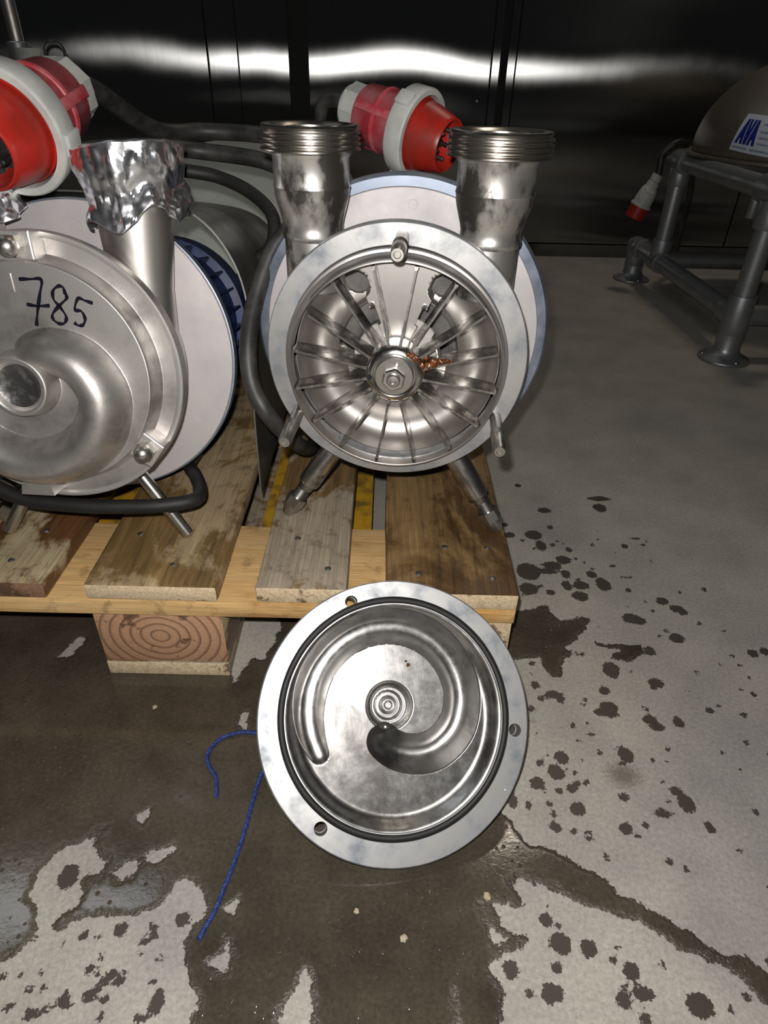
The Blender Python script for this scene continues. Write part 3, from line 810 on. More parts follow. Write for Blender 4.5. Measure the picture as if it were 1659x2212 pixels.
# brown crust on hub and one vane
def crust(pts, r, seed):
    g = G()
    for i, (x, y, z, s) in enumerate(pts):
        V = []; Fc = []
        n1, n2 = 12, 18
        for a in range(n1 + 1):
            for b in range(n2):
                ph = math.pi * a / n1; t = 2 * math.pi * b / n2
                d = Vector((math.sin(ph) * math.cos(t), math.cos(ph), math.sin(ph) * math.sin(t)))
                k = s * (1 + 0.5 * noise.noise(d * 1.7 + Vector((seed, i, 0))))
                V.append((x + d.x * k, y + d.y * k * 0.45, z + d.z * k))
        for a in range(n1):
            for b in range(n2):
                b2 = (b + 1) % n2
                Fc.append((a * n2 + b, a * n2 + b2, (a + 1) * n2 + b2, (a + 1) * n2 + b))
        g.add(V, Fc)
    return g
crust([(13, -20.5, 22, 2.6), (16, -20, 21, 3.4), (20, -19.5, 18, 4), (23, -18.5, 14.5, 4), (25.5, -17.5, 10.5, 4), (27, -16, 5.5, 3.6), (27.5, -15, 1, 2.6)], 3, 1).build('rust_crust', M_rust, imp, angle=180)
crust([(33, -15, 9.5, 4.2), (39, -14.5, 12, 4.8), (45, -14, 13.5, 4.4), (51, -14, 14, 3.4), (30, -14, 17, 2.8), (56, -13, 14, 2)], 3, 5).build('rust_crust', M_rust, imp, angle=180)

def stud(root, x, z, L, y0=2):
    s = G().lathe([(6.2, y0 + 6), (6.2, -L * 0.45), (6.6, -L * 0.45 - 1)] + [p for k in range(5) for p in ((7.0, -L * 0.45 - 2 - 2 * k), (6.2, -L * 0.45 - 3 - 2 * k))] +
                  [(6.6, -L * 0.45 - 13), (6.6, -L + 3), (5.2, -L), (3.2, -L), (2.6, -L + 1.5), (0.01, -L + 1.5)], 28, 'y', (x, 0, z))
    return s.build('stud', M_bolt, root)
for a, r, L in ((89, 119, 72), (210, 118, 78), (-27.5, 121, 76)):
    t = math.radians(a)
    stud(rp, r * math.cos(t), ZC + r * math.sin(t), L)

def leg_fancy(root, p0, p1):
    p0, p1 = Vector(p0), Vector(p1)
    d = (p1 - p0); L = d.length
    g = G().lathe([(9, 0), (9, L * 0.18), (12.6, L * 0.2), (13.2, L * 0.22), (13.2, L * 0.62), (12.6, L * 0.64), (9.4, L * 0.645), (9.2, L * 0.70)] +
                  [q for k in range(6) for q in ((8.8, L * (0.70 + 0.017 * k)), (7.9, L * (0.709 + 0.017 * k)))] + [(8, L * 0.83)], 32, 'z')
    leg = g.build('leg', M_leg_dirty, root)
    h = G().prism([(12.5 * math.cos(math.radians(60 * k)), 12.5 * math.sin(math.radians(60 * k))) for k in range(6)], L * 0.80, L * 0.89, 'z')
    h.build('leg_nut', M_bolt, leg, smooth=False)
    G().lathe([(11, L * 0.885), (10.5, L * 0.93), (7.5, L * 0.97), (6, L), (0.01, L)], 24, 'z').build('foot', M_bolt, leg)
    leg.location = p0 * MM
    leg.rotation_euler = d.to_track_quat('Z', 'Y').to_euler()
    return leg
leg_fancy(rp, (-52, 40, 124), (-131, 25, 4))
leg_fancy(rp, (52, 40, 124), (131, 20, 4))

# ---- closed pump on the left, leaning back on its motor
TILT = math.radians(10.28)
c0 = Vector((-85.3, 83.1, 350.0))
ezl = Vector((0, math.sin(TILT), math.cos(TILT)))
lroot = c0 - ezl * ZC
lpump = tag(empty('pump', lroot, (-TILT, 0, 0)), 'closed steel pump with 785 written on its scroll cover, motor under a sheet hood', 'pump', 'steel pumps on the pallet')
build_pump_common(lpump, {'body': M_cast}, 100, 162, (120, 430), rw=2.0)
G().lathe([(60, 8), (128, 8), (130, 10), (130, 20), (118, 20)], 128, 'y', (0, 0, ZC)).build('flange', M_cast, lpump)
add_pipe(lpump, 84, 55, 203, 30, 37.0, 46, M_pipe_clean, M_thread, z0=-20, weld=False)
add_pipe(lpump, -88, 55, 177, 30, 37.0, 46, M_pipe_clean, M_thread, z0=-20, weld=False)

HUBX, HUBZ = -13.0, -5.0
def scroll_samples(tab, n=600):
    """tab rows: (angle, radius, half width, height) relative to the hub"""
    tab = np.array(tab, float)
    s = np.linspace(0, len(tab) - 1, n)
    out = [np.interp(s, np.arange(len(tab)), tab[:, k]) for k in range(4)]
    for k in range(4):   # soften the corners of the table
        kk = np.ones(31) / 31
        out[k] = np.convolve(np.pad(out[k], 15, mode='edge'), kk, 'valid')
    a = np.radians(out[0])
    return out[1] * np.cos(a), out[1] * np.sin(a), out[2], out[3]
def scroll_field(x, z, S, p=2.0):
    sx, sz, hw, h = S
    best = np.zeros(x.shape)
    for i in range(len(sx)):
        d = np.hypot(x - sx[i], z - sz[i]) / hw[i]
        best = np.maximum(best, h[i] * np.clip(1 - d ** 2.3, 0, 1) ** 0.9)
    return best
S_out = scroll_samples([(62, 30, 20, 20), (42, 44, 23, 27), (18, 62, 25, 31), (-8, 75, 26, 32), (-40, 80, 26, 31), (-80, 81, 25, 29), (-125, 80, 24, 25), (-170, 80, 21, 19), (-215, 80, 17, 12), (-235, 80, 13, 5)])
def cover_front(x, z):
    zz = z - ZC
    r = np.hypot(x, zz)
    h = 22 * (1 - sstep(105.5, 112, r))
    rb = np.hypot(x - HUBX, zz - HUBZ)
    f = scroll_field(x - HUBX, zz - HUBZ, S_out)
    f = f * (1 - sstep(108, 113, r))
    # fillet towards the face
    h = h + f
    hubh = 22 + 20 * (1 - sstep(27, 33, rb)) - 9 * (1 - sstep(17, 25, rb))
    h = np.where(rb < 34, np.maximum(h * sstep(20, 34, rb), hubh), h)
    return -h
V, Fc = polar(cover_front, 132, 190, 320, (0, ZC))
n0 = len(V); nt_ = 320
last = list(range(n0 - nt_, n0))
for k in last:
    x, y, z = V[k]; V.append((x, 10, z))
for k in range(nt_):
    k2 = (k + 1) % nt_
    Fc.append((last[k], last[k2], n0 + k2, n0 + k))
cov = G().add(V, Fc).build('scroll_cover', M_cover, lpump, angle=60)
G().lathe([(0.01, -34.0), (12, -34.2), (19, -35.5), (23, -38.5), (24, -37)], 48, 'y', (HUBX, 0, ZC + HUBZ), caps=False).build('hub_face', M_rough_cast, cov)
# raised rim lip just inside the edge, bolt bosses
G().lathe([(126, 0.5), (126, -1.5), (127, -2.2), (131, -2.2), (132, -1.4), (132, 0.5)], 160, 'y', (0, 0, ZC)).build('rim_lip', M_cast, cov)
for a, w in ((90, 17), (-37, 15), (207, 15)):
    t = math.radians(a)
    g = G().prism([(106, -w), (131.5, -w * 0.92), (131.5, w * 0.92), (106, w)], -22.5, 1, 'y')
    b = g.build('bolt_boss', M_cast, cov, smooth=False, loc=(0, 0, ZC), rot=(0, -t, 0))
    md = b.modifiers.new('edge', 'BEVEL'); md.width = 0.0015; md.segments = 2
    nx, nz = 118 * math.cos(t), 118 * math.sin(t)
    nut = G().prism([(10.5 * math.cos(math.radians(60 * k)), 10.5 * math.sin(math.radians(60 * k))) for k in range(6)], -31, -22, 'y', (nx, 0, ZC + nz))
    nut.build('hex_nut', M_bolt, cov, smooth=False)
    G().lathe([(9, -30.5), (9, -34), (8, -37.5), (6, -40), (3, -41.6), (0.01, -42)], 32, 'y', (nx, 0, ZC + nz)).build('dome_cap', M_bolt, cov)
G().prism([(-41, -122), (-38, -108), (-10, -106), (-7, -123)], -24, 0, 'y', (0, 0, ZC)).build('cover_lug', M_cover, cov, smooth=False)
G().prism([(-16, 78), (-7, 79), (-8, 95), (-15, 94)], -23, -21.5, 'y', (0, 0, ZC)).build('cast_tag', M_cover, cov, smooth=False)
# the hand-written number
def pen(strokes, r=1.6):
    g = G()
    for s in strokes:
        P = spline([(x, -22.35, ZC + z) for x, z in s], 6)
        Vp = []; Fp = []
        for i, p in enumerate(P):
            tdir = (P[min(i + 1, len(P) - 1)] - P[max(i - 1, 0)]).normalized()
            nn = Vector((-tdir.z, 0, tdir.x)) * (r * (0.85 + 0.25 * math.sin(i * 0.7)))
            Vp += [tuple(p + nn), tuple(p - nn), tuple(p - nn + Vector((0, 0.4, 0))), tuple(p + nn + Vector((0, 0.4, 0)))]
        for i in range(len(P) - 1):
            a = 4 * i
            for k in range(4):
                k2 = (k + 1) % 4
                Fp.append((a + k, a + k2, a + 4 + k2, a + 4 + k))
        e = 4 * (len(P) - 1)
        Fp += [(0, 1, 2, 3), (e, e + 1, e + 2, e + 3)]
        g.add(Vp, Fp)
    return g
ST = [[[(-1.2, 90.0), (9, 90.3), (19.3, 89.9), (15.3, 76.9), (9.9, 60.2), (7.0, 48.9)], [(1.5, 68.3), (11.2, 66.9), (22.9, 67.5)]],
      [[(39.0, 77.5), (38.0, 83.6), (34.0, 84.9), (28.2, 80.7), (27.5, 73.1), (32.6, 65.7), (36.3, 58.1), (33.8, 52.4), (28.6, 51.6), (24.1, 55.0), (24.0, 59.9), (30.7, 67.0), (39.2, 74.1), (39.5, 78.2)]],
      [[(63.0, 70.6), (56, 72.8), (49.9, 74.4), (45.4, 64.6), (51.0, 63.4), (53.5, 57.1), (51.1, 51.4), (46.6, 50.2), (42.7, 52.9)]]]
for s in ST:
    d = pen(s).build('marker_digit', M_ink, cov, smooth=False)
def rod_leg(root, p0, p1, r=7.4):
    p0, p1 = Vector(p0), Vector(p1); d = p1 - p0; L = d.length
    leg = G().lathe([(r, 0), (r, L - 3), (r - 2, L - 0.5), (0.01, L)], 32, 'z').build('leg', M_leg, root)
    leg.location = p0 * MM; leg.rotation_euler = d.to_track_quat('Z', 'Y').to_euler()
rod_leg(lpump, (50, 44, 110), (107, 42, 20))
rod_leg(lpump, (-50, 44, 110), (-107, 42, 20))
# sheet-metal hood over the motor
def hood(root, y0, y1, hw, top, bot, mat, name='motor_hood', bot1=None, top1=None):
    bot1 = bot if bot1 is None else bot1; top1 = top if top1 is None else top1
    prof = []
    n = 40
    for k in range(n + 1):
        t = math.pi * k / n
        cx, sz = math.cos(t), math.sin(t)
        e = 2 / 3.2
        prof.append((hw * math.copysign(abs(cx) ** e, cx), top * abs(sz) ** e))
    prof = [(hw + 3, bot)] + [(hw + 1, bot * 0.5)] + prof + [(-hw - 1, bot * 0.5), (-hw - 3, bot)]
    ny = 16; V = []; Fc = []; m = len(prof)
    for lay in (0, 1):
        for j in range(ny + 1):
            y = y0 + (y1 - y0) * j / ny
            kt = 1 + (top1 / top - 1) * j / ny; kb = 1 + (bot1 / bot - 1) * j / ny
            for i, (x, z) in enumerate(prof):
                z = z * (kt if z > 0 else kb)
                k = 1 - 0.010 * lay
                w = 2.5 * noise.noise(Vector((x * 0.012, y * 0.010, z * 0.012)))
                V.append((x * k + w * (1 if x > 0 else -1), y, ZC + z * k + w * 0.8))
    L0 = (ny + 1) * m
    for lay in (0, 1):
        for j in range(ny):
            for i in range(m - 1):
                a = lay * L0 + j * m + i
                Fc.append((a, a + 1, a + m + 1, a + m))
    for j in (0, ny):
        for i in range(m - 1):
            a = j * m + i; Fc.append((a, a + 1, L0 + a + 1, L0 + a))
    for i in (0, m - 1):
        for j in range(ny):
            a = j * m + i; Fc.append((a, a + m, L0 + a + m, L0 + a))
    return G().add(V, Fc).build(name, mat, root, angle=50)
hood(lpump, 124, 500, 176, 168, -178, M_shroud, bot1=-111)

# ------------------------------------------------------------------ foil caps
def foil_cap(pos, seed, label, R=49, H=74):
    n, m = 150, 46
    V = []; Fc = []
    def crumple(p, amp):
        q = p * 0.045
        a = abs(noise.noise(q + Vector((seed, 0, 0)))) * 2 - 0.5
        b = abs(noise.noise(p * 0.085 + Vector((0, seed, 3)))) * 2 - 0.5
        c = abs(noise.noise(p * 0.21 + Vector((5, 0, seed)))) * 2 - 0.5
        return amp * (1.3 * a + 0.6 * b + 0.12 * c)
    for j in range(m + 1):
        s = j / m
        for k in range(n):
            t = 2 * math.pi * k / n
            hem = H * (0.84 + 0.16 * noise.noise(Vector((math.cos(t) * 1.6, math.sin(t) * 1.6, seed))) + 0.05 * math.sin(5 * t + seed))
            if s < 0.3:
                r = R * (s / 0.3) ** 0.8; z = 0.0 - (2.0 if s > 0.27 else 0)
            else:
                u = (s - 0.3) / 0.7
                z = -2 - hem * u
                r = R + 1.5 - 5 * sstep(0.3, 0.6, u) + 4 * sstep(0.6, 1.0, u)
            p = Vector((r * math.cos(t), r * math.sin(t), z))
            d = crumple(p, 2.6 if s > 0.3 else 1.4)
            if s >= 0.3:
                p.x += d * math.cos(t); p.y += d * math.sin(t); p.z += 0.4 * d
            else:
                p.z += max(d * 0.5, -1)
            if s > 0.3:
                p.x += 3.0 * math.sin(8 * t + seed + 1.5 * math.sin(3 * t)) * (s - 0.3) * math.cos(t); p.y += 3.0 * math.sin(8 * t + seed + 1.5 * math.sin(3 * t)) * (s - 0.3) * math.sin(t)
            V.append(tuple(p))
    for j in range(m):
        for k in range(n):
            k2 = (k + 1) % n
            Fc.append((j * n + k, j * n + k2, (j + 1) * n + k2, (j + 1) * n + k))
    o = G().add(V, Fc).build('foil_cap', M_foil, None, angle=18)
    md = o.modifiers.new('sheet', 'SOLIDIFY'); md.thickness = 0.0004; md.offset = 0
    o.location = Vector(pos) * MM
    o.rotation_euler = (-TILT, 0, seed)
    tag(o, label, 'foil cap', 'foil caps on the closed pump')
    return o
def lp_world(p):
    eyl = Vector((0, math.cos(TILT), -math.sin(TILT)))
    return lroot + Vector((1, 0, 0)) * p[0] + eyl * p[1] + ezl * p[2]
foil_cap(lp_world((84, 55, ZC + 206)), 0.6, 'crumpled aluminium foil cap on the pipe stub right of the red plug')
foil_cap(lp_world((-88, 55, ZC + 180)), 2.1, 'crumpled foil cap at the left photo edge, below the red plug', H=50)

# ------------------------------------------------------------------ loose pump cover leaning on the pallet
CT = math.radians(48)
CY = math.radians(12)
CS = 0.99
cov_root = tag(empty('pump_cover', (268.0, -118, 90.5), (0, 0, 0)), 'round steel pump cover with spiral channel and black seal, leaning on the pallet front', 'pump cover')
# local axes: x right, y away from the viewer (into the bowl), z up along the disc
n_ = Vector((math.sin(CY) * math.cos(CT), -math.cos(CY) * math.cos(CT), math.sin(CT)))
ex_ = Vector((math.cos(CY), math.sin(CY), 0))
ez_ = ex_.cross(-n_)
cov_root.matrix_world = Matrix(((ex_.x * CS, -n_.x * CS, ez_.x * CS, 0.2675), (ex_.y * CS, -n_.y * CS, ez_.y * CS, -0.128), (ex_.z * CS, -n_.z * CS, ez_.z * CS, 0.0996), (0, 0, 0, 1)))
holes = [(119 * math.cos(math.radians(a)), 119 * math.sin(math.radians(a))) for a in (104.5, -14, 226)]
CHX, CHZ = -3.0, 11.0
S_in = scroll_samples([(-108, 33, 17, 20), (-80, 46, 18, 25), (-52, 61, 19, 25), (-25, 71, 19, 23), (0, 75, 18.5, 21), (45, 77, 18, 18), (90, 77, 17.5, 16), (135, 78, 17, 14), (165, 79, 16, 11), (190, 80, 13, 8), (206, 81, 9, 4)])
def bowl(x, z):
    r = np.hypot(x, z - 3)
    y = 3 + 10 * (1 - sstep(90, 106, r) ** 1.3)
    f = scroll_field(x - CHX, z - CHZ, S_in)
    y = y + f
    rb = np.hypot(x - CHX, z - CHZ)
    cup = 9 * (1 - sstep(17, 24, rb)) + 7 * (1 - sstep(12.5, 14.5, rb)) - 8 * (1 - sstep(6, 9, rb)) + 4 * (1 - sstep(3, 4.5, rb))
    return y + cup
V, Fc = polar(bowl, 105.5, 190, 320, (0, 3))
n0 = len(V); last = list(range(n0 - 320, n0))
for k in last:
    x, y, z = V[k]; V.append((x, 0.2, z))
for k in range(320):
    k2 = (k + 1) % 320
    Fc.append((last[k], last[k2], n0 + k2, n0 + k))
bw = G().add(V, Fc).build('bowl', M_bowl, cov_root, angle=60)
# back of the cover
def bowl_back(x, z):
    return bowl(x, z) + 6.0 + 4 * (1 - sstep(95, 110, np.hypot(x, z)))
V, Fc = polar(bowl_back, 112, 60, 160, (0, 0))
G().add(V, Fc).build('scroll_back', M_cast, cov_root, angle=60)
# flange with three bolt holes and a seal groove
fg = G().lathe([(105.5, 0), (106.5, 0), (106.2, 4.5), (113.2, 4.5), (113.2, 0), (131, 0), (132.3, 1.2), (132.3, 12), (130.5, 13.5), (105, 13.5)], 192, 'y', (0, 0, 0), closed=True)
# groove centre follows the bowl
fg_me = mesh('flange', fg.V, fg.F, True, 35)
for v in fg_me.vertices:
    r = math.hypot(v.co.x, v.co.z) / MM
    if r < 114: v.co.z += 3 * MM
fg_o = obj('flange', fg_me, M_flange, cov_root)
cut = G()
for (x, z) in holes:
    cut.lathe([(0.01, -5), (6.2, -5), (6.2, 30), (0.01, 30)], 28, 'y', (x, 0, z))
cut.lathe([(0.01, -5), (1.6, -5), (1.6, 4), (0.01, 4)], 12, 'y', (96, 0, -81))
cut_o = cut.build('hole_cutter', None, cov_root)
md = fg_o.modifiers.new('holes', 'BOOLEAN'); md.operation = 'DIFFERENCE'; md.object = cut_o; md.solver = 'EXACT'
bpy.context.view_layer.update()
dg = bpy.context.evaluated_depsgraph_get()
res = bpy.data.meshes.new_from_object(fg_o.evaluated_get(dg))
fg_o.modifiers.clear(); fg_o.data = res
res.set_sharp_from_angle(angle=math.radians(35))
bpy.data.objects.remove(cut_o)
G().lathe([(109.7 + 3.2 * math.cos(math.radians(a)), 1.4 + 2.9 * math.sin(math.radians(a))) for a in range(0, 360, 30)], 192, 'y', (0, 0, 3), closed=True).build('seal_ring', M_rubber, cov_root)
# bosses behind the bolt holes
for (x, z) in holes:
    a = math.atan2(z, x)
    b = G()
    b.lathe([(6.4, 16.5), (13, 16.5), (13, 33), (12, 34.5), (6.4, 34.5)], 28, 'y', (x, 0, z), closed=True)
    b.build('bolt_boss', M_cast, cov_root)
crust([(21, 13.0, 47, 1.9), (19, 13.2, 51, 1.3)], 2, 9).build('rust_spot', M_rust, cov_root)

# ------------------------------------------------------------------ machine hood standing behind the pumps
hd = hood(None, 0, 560, 235, 62, -110, M_hood2, 'machine_hood', top1=212)
hd.location = Vector((-50, 596, 149 + 110 - ZC)) * MM
tag(hd, 'pale sheet steel machine hood behind the two pumps, cables lying over it', 'machine hood')

# ------------------------------------------------------------------ red industrial plugs
def cee_plug(pos, axis, s, label, roll=0.0, cat='plug', group='red industrial plugs'):
    """axis: unit vector pointing out of the open sleeve; s: size (1 = 32 A)"""
    ax = Vector(axis).normalized()
    zup = Vector((0, 0, 1)); zup = (zup - ax * zup.dot(ax)).normalized()
    yv = zup.cross(ax)
    root = empty('industrial_plug')
    p = Vector(pos) * MM
    Mx = Matrix(((ax.x, yv.x, zup.x, p.x), (ax.y, yv.y, zup.y, p.y), (ax.z, yv.z, zup.z, p.z), (0, 0, 0, 1)))
    root.matrix_world = Mx @ Matrix.Rotation(roll, 4, 'X')
    k = s
    def L(prof): return [(r * k, a * k) for r, a in prof]
    # open sleeve (wall, inner floor)
    G().lathe(L([(40, -6), (40, 2), (38.8, 12), (35.5, 28), (32, 42), (30.8, 46), (30, 47), (28.4, 47), (27.6, 45), (27.4, 6), (0.01, 6)]), 64, 'x').build('sleeve', M_red, root)
    G().box((8 * k, -4 * k, 26.5 * k), (45 * k, 4 * k, 32 * k), 1.0 * k).build('keyway', M_red, root)
    for a in range(5):
        t = math.radians(90 + 72 * a + 18)
        rr = 16.5 * k
        G().lathe(L([(4.6, 5), (4.6, 26), (2.6, 26.5), (2.6, 41), (1.6, 42), (0.01, 42)]), 20, 'x', (0, rr * math.cos(t), rr * math.sin(t))).build('pin', M_rubber if a % 2 else M_bolt, root)
    G().lathe(L([(27.3, 6.2), (27.3, 8), (0.01, 8)]), 40, 'x').build('pin_insert', M_rubber, root)
    # flange behind the sleeve
    G().lathe(L([(31, -4), (41, -4), (41.5, -3), (41.5, 2), (40.5, 3), (35, 3)]), 64, 'x').build('sleeve_flange', M_red, root)
    # bayonet locking ring with grips
    g = G()
    n = 96
    for i in range(n):
        pass
    ring = L([(43.2, -18), (49.5, -18), (50.5, -16.5), (51.5, 4), (50.8, 6), (49.6, 7), (44.0, 7), (43.2, 5)])
    g.lathe(ring, 72, 'x', closed=True)
    cl = g.build('locking_ring', M_white_pl, root)
    for a in (20, 140, 260):
        t = math.radians(a)
        b = G().box((-17 * k, -9 * k, 49 * k), (4 * k, 9 * k, 55 * k), 2 * k)
        b.build('ring_grip', M_white_pl, cl, rot=(t, 0, 0))
    # housing
    G().lathe(L([(42, -8), (42.5, -14), (42, -20), (39, -24), (37, -44), (36.4, -46), (37.8, -47), (38.4, -50), (36.8, -52), (34.0, -80), (32, -83), (22, -84), (0.01, -84)]), 48, 'x').build('housing', M_red_dusty, root)
    for a in (45, 165, 285):
        t = math.radians(a)
        G().box((-78 * k, -5 * k, 33 * k), (-25 * k, 5 * k, 39 * k), 1.5 * k).build('housing_rib', M_red_dusty, root, rot=(t, 0, 0))
    # gland nut
    oc = [(30 * k * math.cos(math.radians(45 * i + 22.5)), 30 * k * math.sin(math.radians(45 * i + 22.5))) for i in range(8)]
    g2 = G().prism(oc, -106 * k, -83 * k, 'x')
    g2.lathe(L([(28, -105), (26, -110), (20, -114), (11, -115), (0.01, -115)]), 32, 'x')
    go = g2.build('gland_nut', M_white_pl, root, smooth=True, angle=30)
    tag(root, label, cat, group)
    return root, ax

PL_POS, PL_AX = Vector((-113, 180, 551)), Vector((-0.13, -0.955, -0.25)).normalized()
pl, _ = cee_plug(PL_POS, PL_AX, 1.12, 'large red plug with pale locking ring lying on the closed pump hood')
PR_POS, PR_AX = Vector((281, 345, 547)), Vector((0.80, -0.55, -0.22)).normalized()
pr, _ = cee_plug(PR_POS, PR_AX, 0.93, 'smaller dusty red plug lying behind the opened pump, between its pipe stubs', 0.4)

# ------------------------------------------------------------------ cables
def cable(pts, r, label, mat=None):
    o = G().tube(pts, r, 14, 10).build('cable', mat or M_rubber)
    base = Vector(o.data.vertices[0].co)
    tag(o, label, 'cable', 'black cables round the pumps')
    return o
endL = PL_POS - PL_AX * 115 * 1.12
cable([tuple(endL + PL_AX * 6), tuple(endL - PL_AX * 40 + Vector((0, 0, -10))), (-55, 440, 537), (0, 490, 533), (84, 480, 530), (150, 430, 515), (160, 470, 480), (120, 520, 420)], 10.5,
      'thick black cable arching behind the foil cap towards the opened pump', M_cable_grey)
cable([(-150, 300, 508), (-100, 330, 522), (-47, 390, 522), (1, 430, 515), (92, 420, 505), (125, 410, 478), (118, 430, 430), (116, 470, 370)], 10,
      'flat-lying black cable crossing the pale hood top below the arched cable', M_cable_grey)
cable([(-30, 300, 517), (4, 320, 506), (45, 326, 499), (86, 308, 486), (114, 284, 466), (116, 262, 440), (100, 262, 424)], 7.5,
      'black cable sagging over the right shoulder of the motor hood')
cable([(149, 230, 469), (124, 215, 443), (106, 190, 400), (99, 160, 359), (103, 140, 319), (121, 130, 285), (141, 160, 240), (150, 230, 190), (150, 320, 155.5)], 9.5,
      'black cable hanging between the two pumps, bowed against the left of the opened pump', M_cable_grey)
cable([(-10, 260, 160), (1, 190, 185), (20, 150, 194), (35, 115, 196), (38, 82, 203), (6, 66, 205), (-43, 61, 205), (-94, 61, 206), (-140, 64, 210), (-170, 70, 219), (-215, 90, 232), (-290, 200, 200), (-300, 330, 152)], 8.2,
      'black cable looped under the closed pump in front of its leg')
endR = PR_POS - PR_AX * 115 * 0.93
cable([tuple(endR + PR_AX * 6), tuple(endR - PR_AX * 14 + Vector((0, 0, 2))), tuple(endR - PR_AX * 34 + Vector((-4, 4, -8))), tuple(endR - PR_AX * 42 + Vector((-6, 10, -45))), (128, 455, 470), (116, 500, 380)], 8,
      'short black cable bending down behind the smaller red plug', M_cable_grey)

# ------------------------------------------------------------------ post and ring at the left edge
post = tag(empty('steel_post', (-612, 1300, 0)), 'dark polished steel post with pale collar at the upper left edge', 'post')
G().lathe([(0.01, 0), (80, 0), (80, 8), (24, 10), (24, 640), (22, 642), (0.01, 642)], 32, 'z').build('lower_tube', M_zinc, post)
G().lathe([(15, 640), (15, 1700), (0.01, 1700)], 32, 'z').build('upper_tube', M_pipe_clean, post)
G().lathe([(15, 585), (27, 585), (28, 588), (28, 628), (27, 630), (15, 630)], 32, 'z', (34, -20, 0)).build('collar', M_white_pl, post)
ring = G().lathe([(21 + 3.4 * math.cos(math.radians(a)), 3.2 * math.sin(math.radians(a))) for a in range(0, 360, 45)], 36, 'y', (0, 0, 0), closed=True)
ro = ring.build('ring', M_polish, post, loc=(90, -20, 622), rot=(0, 0, math.radians(20)))
G().tube([(0, 0, 578), (40, -10, 584), (90, -20, 598)], 5, 10, 6).build('ring_arm', M_zinc, post)

# ------------------------------------------------------------------ galvanised pipe frame and vessel
frame = tag(empty('pipe_frame', (1145, 1500, 0)), 'galvanised pipe stand with round floor flanges carrying the vessel', 'frame')
FO = Vector((1145, 1500, 0))
def fr(name, pts, r, seg=24, parent=frame, mat=M_zinc):
    return G().tube([tuple(Vector(p) - FO) for p in pts], r, seg, 1).build(name, mat, parent)
def fitting(name, c, d, L, r, parent=frame):
    c = Vector(c) - FO; d = Vector(d).normalized()
    o = G().lathe([(r - 4, -L / 2), (r - 1, -L / 2), (r, -L / 2 + 2), (r, L / 2 - 2), (r - 1, L / 2), (r - 4, L / 2)], 28, 'z').build(name, M_zinc, parent)
    o.location = c * MM; o.rotation_euler = d.to_track_quat('Z', 'Y').to_euler()
    return o
def foot(x, y, h):
    c = Vector((x, y, 0)) - FO
    f = G().lathe([(0.01, 0), (62, 0), (64, 3), (63, 7), (48, 12), (36, 22), (32, 34), (32, h), (24, h)], 40, 'z', tuple(c)).build('floor_flange', M_zinc, frame)
    for a in (40, 160, 280):
        t = math.radians(a)
        G().lathe([(0.01, 12), (6, 11.5), (7, 8), (7, 6)], 10, 'z', (c.x + 53 * math.cos(t), c.y + 53 * math.sin(t), 0)).build('anchor_bolt', M_bolt, f)
R_P = 25
for dx in (0, 660):
    X = 1145 + dx
    foot(X, 1115, 70); foot(X, 1905, 60)
    fr('post', [(X, 1115, 20), (X, 1115, 405)], R_P)
    fr('post', [(X, 1905, 20), (X, 1905, 118)], R_P)
    fr('post', [(X, 1700, 118), (X, 1700, 400)], R_P)
    fr('lower_rail', [(X, 1905, 112), (X, 1115, 112)], R_P)
    fr('upper_rail', [(X, 1770, 400), (X, 1060, 400)], R_P)
    fitting('tee_fitting', (X, 1700, 112), (0, 1, 0), 70, 32)
    fitting('tee_fitting', (X, 1700, 150), (0, 0, 1), 60, 31)
    fitting('elbow_fitting', (X, 1890, 112), (0, 1, 0), 80, 32)
    fitting('elbow_fitting', (X, 1905, 95), (0, 0, 1), 85, 33)
    fitting('tee_fitting', (X, 1115, 112), (0, 0, 1), 110, 32)
    fitting('tee_fitting', (X, 1150, 112), (0, 1, 0), 60, 31)
    fitting('tee_fitting', (X, 1700, 400), (0, 1, 0), 80, 32)
    fitting('tee_fitting', (X, 1700, 360), (0, 0, 1), 50, 31)
    fitting('tee_fitting', (X, 1115, 400), (0, 1, 0), 120, 33)
    fitting('tee_fitting', (X, 1115, 350), (0, 0, 1), 60, 32)
for y in (1115, 1700):
    fr('cross_rail', [(1145, y + 20, 112), (1805, y + 20, 112)], R_P)
    fr('cross_rail', [(1145, y, 400), (1805, y, 400)], R_P)
# saddle strap hanging from the near end of the upper rail
fitting('clamp_lug', (1140, 1195, 375), (0, 0, 1), 90, 12)

VC = Vector((1475, 1600, 450)); VA = (330, 330, 240)
vessel = tag(empty('mixing_vessel', (1475, 1600, 428)), 'brown-grey domed steel vessel with white and blue label on the pipe stand', 'vessel')
dome = [(0.01, VA[2])] + [(VA[0] * math.cos(math.radians(e)), VA[2] * math.sin(math.radians(e))) for e in range(86, -1, -4)]
dome = [(r, z + 22) for r, z in dome] + [(330, 12), (326, 4), (320, 0), (0.01, 0)]
G().lathe(dome, 96, 'z').build('dome', M_tank, vessel)
G().lathe([(300, 4), (352, 4), (352, -2), (300, -2)], 96, 'z', closed=True).build('base_flange', M_tank, vessel)
G().lathe([(60, 150), (60, 300), (76, 302), (76, 322), (60, 324), (0.01, 324)], 40, 'z', (-30, -60, 0)).build('nozzle', M_zinc, vessel)
G().lathe([(120, 0), (120, 130), (0.01, 132)], 40, 'x', (-190, -40, 380)).build('drive_housing', M_white_pl, vessel)
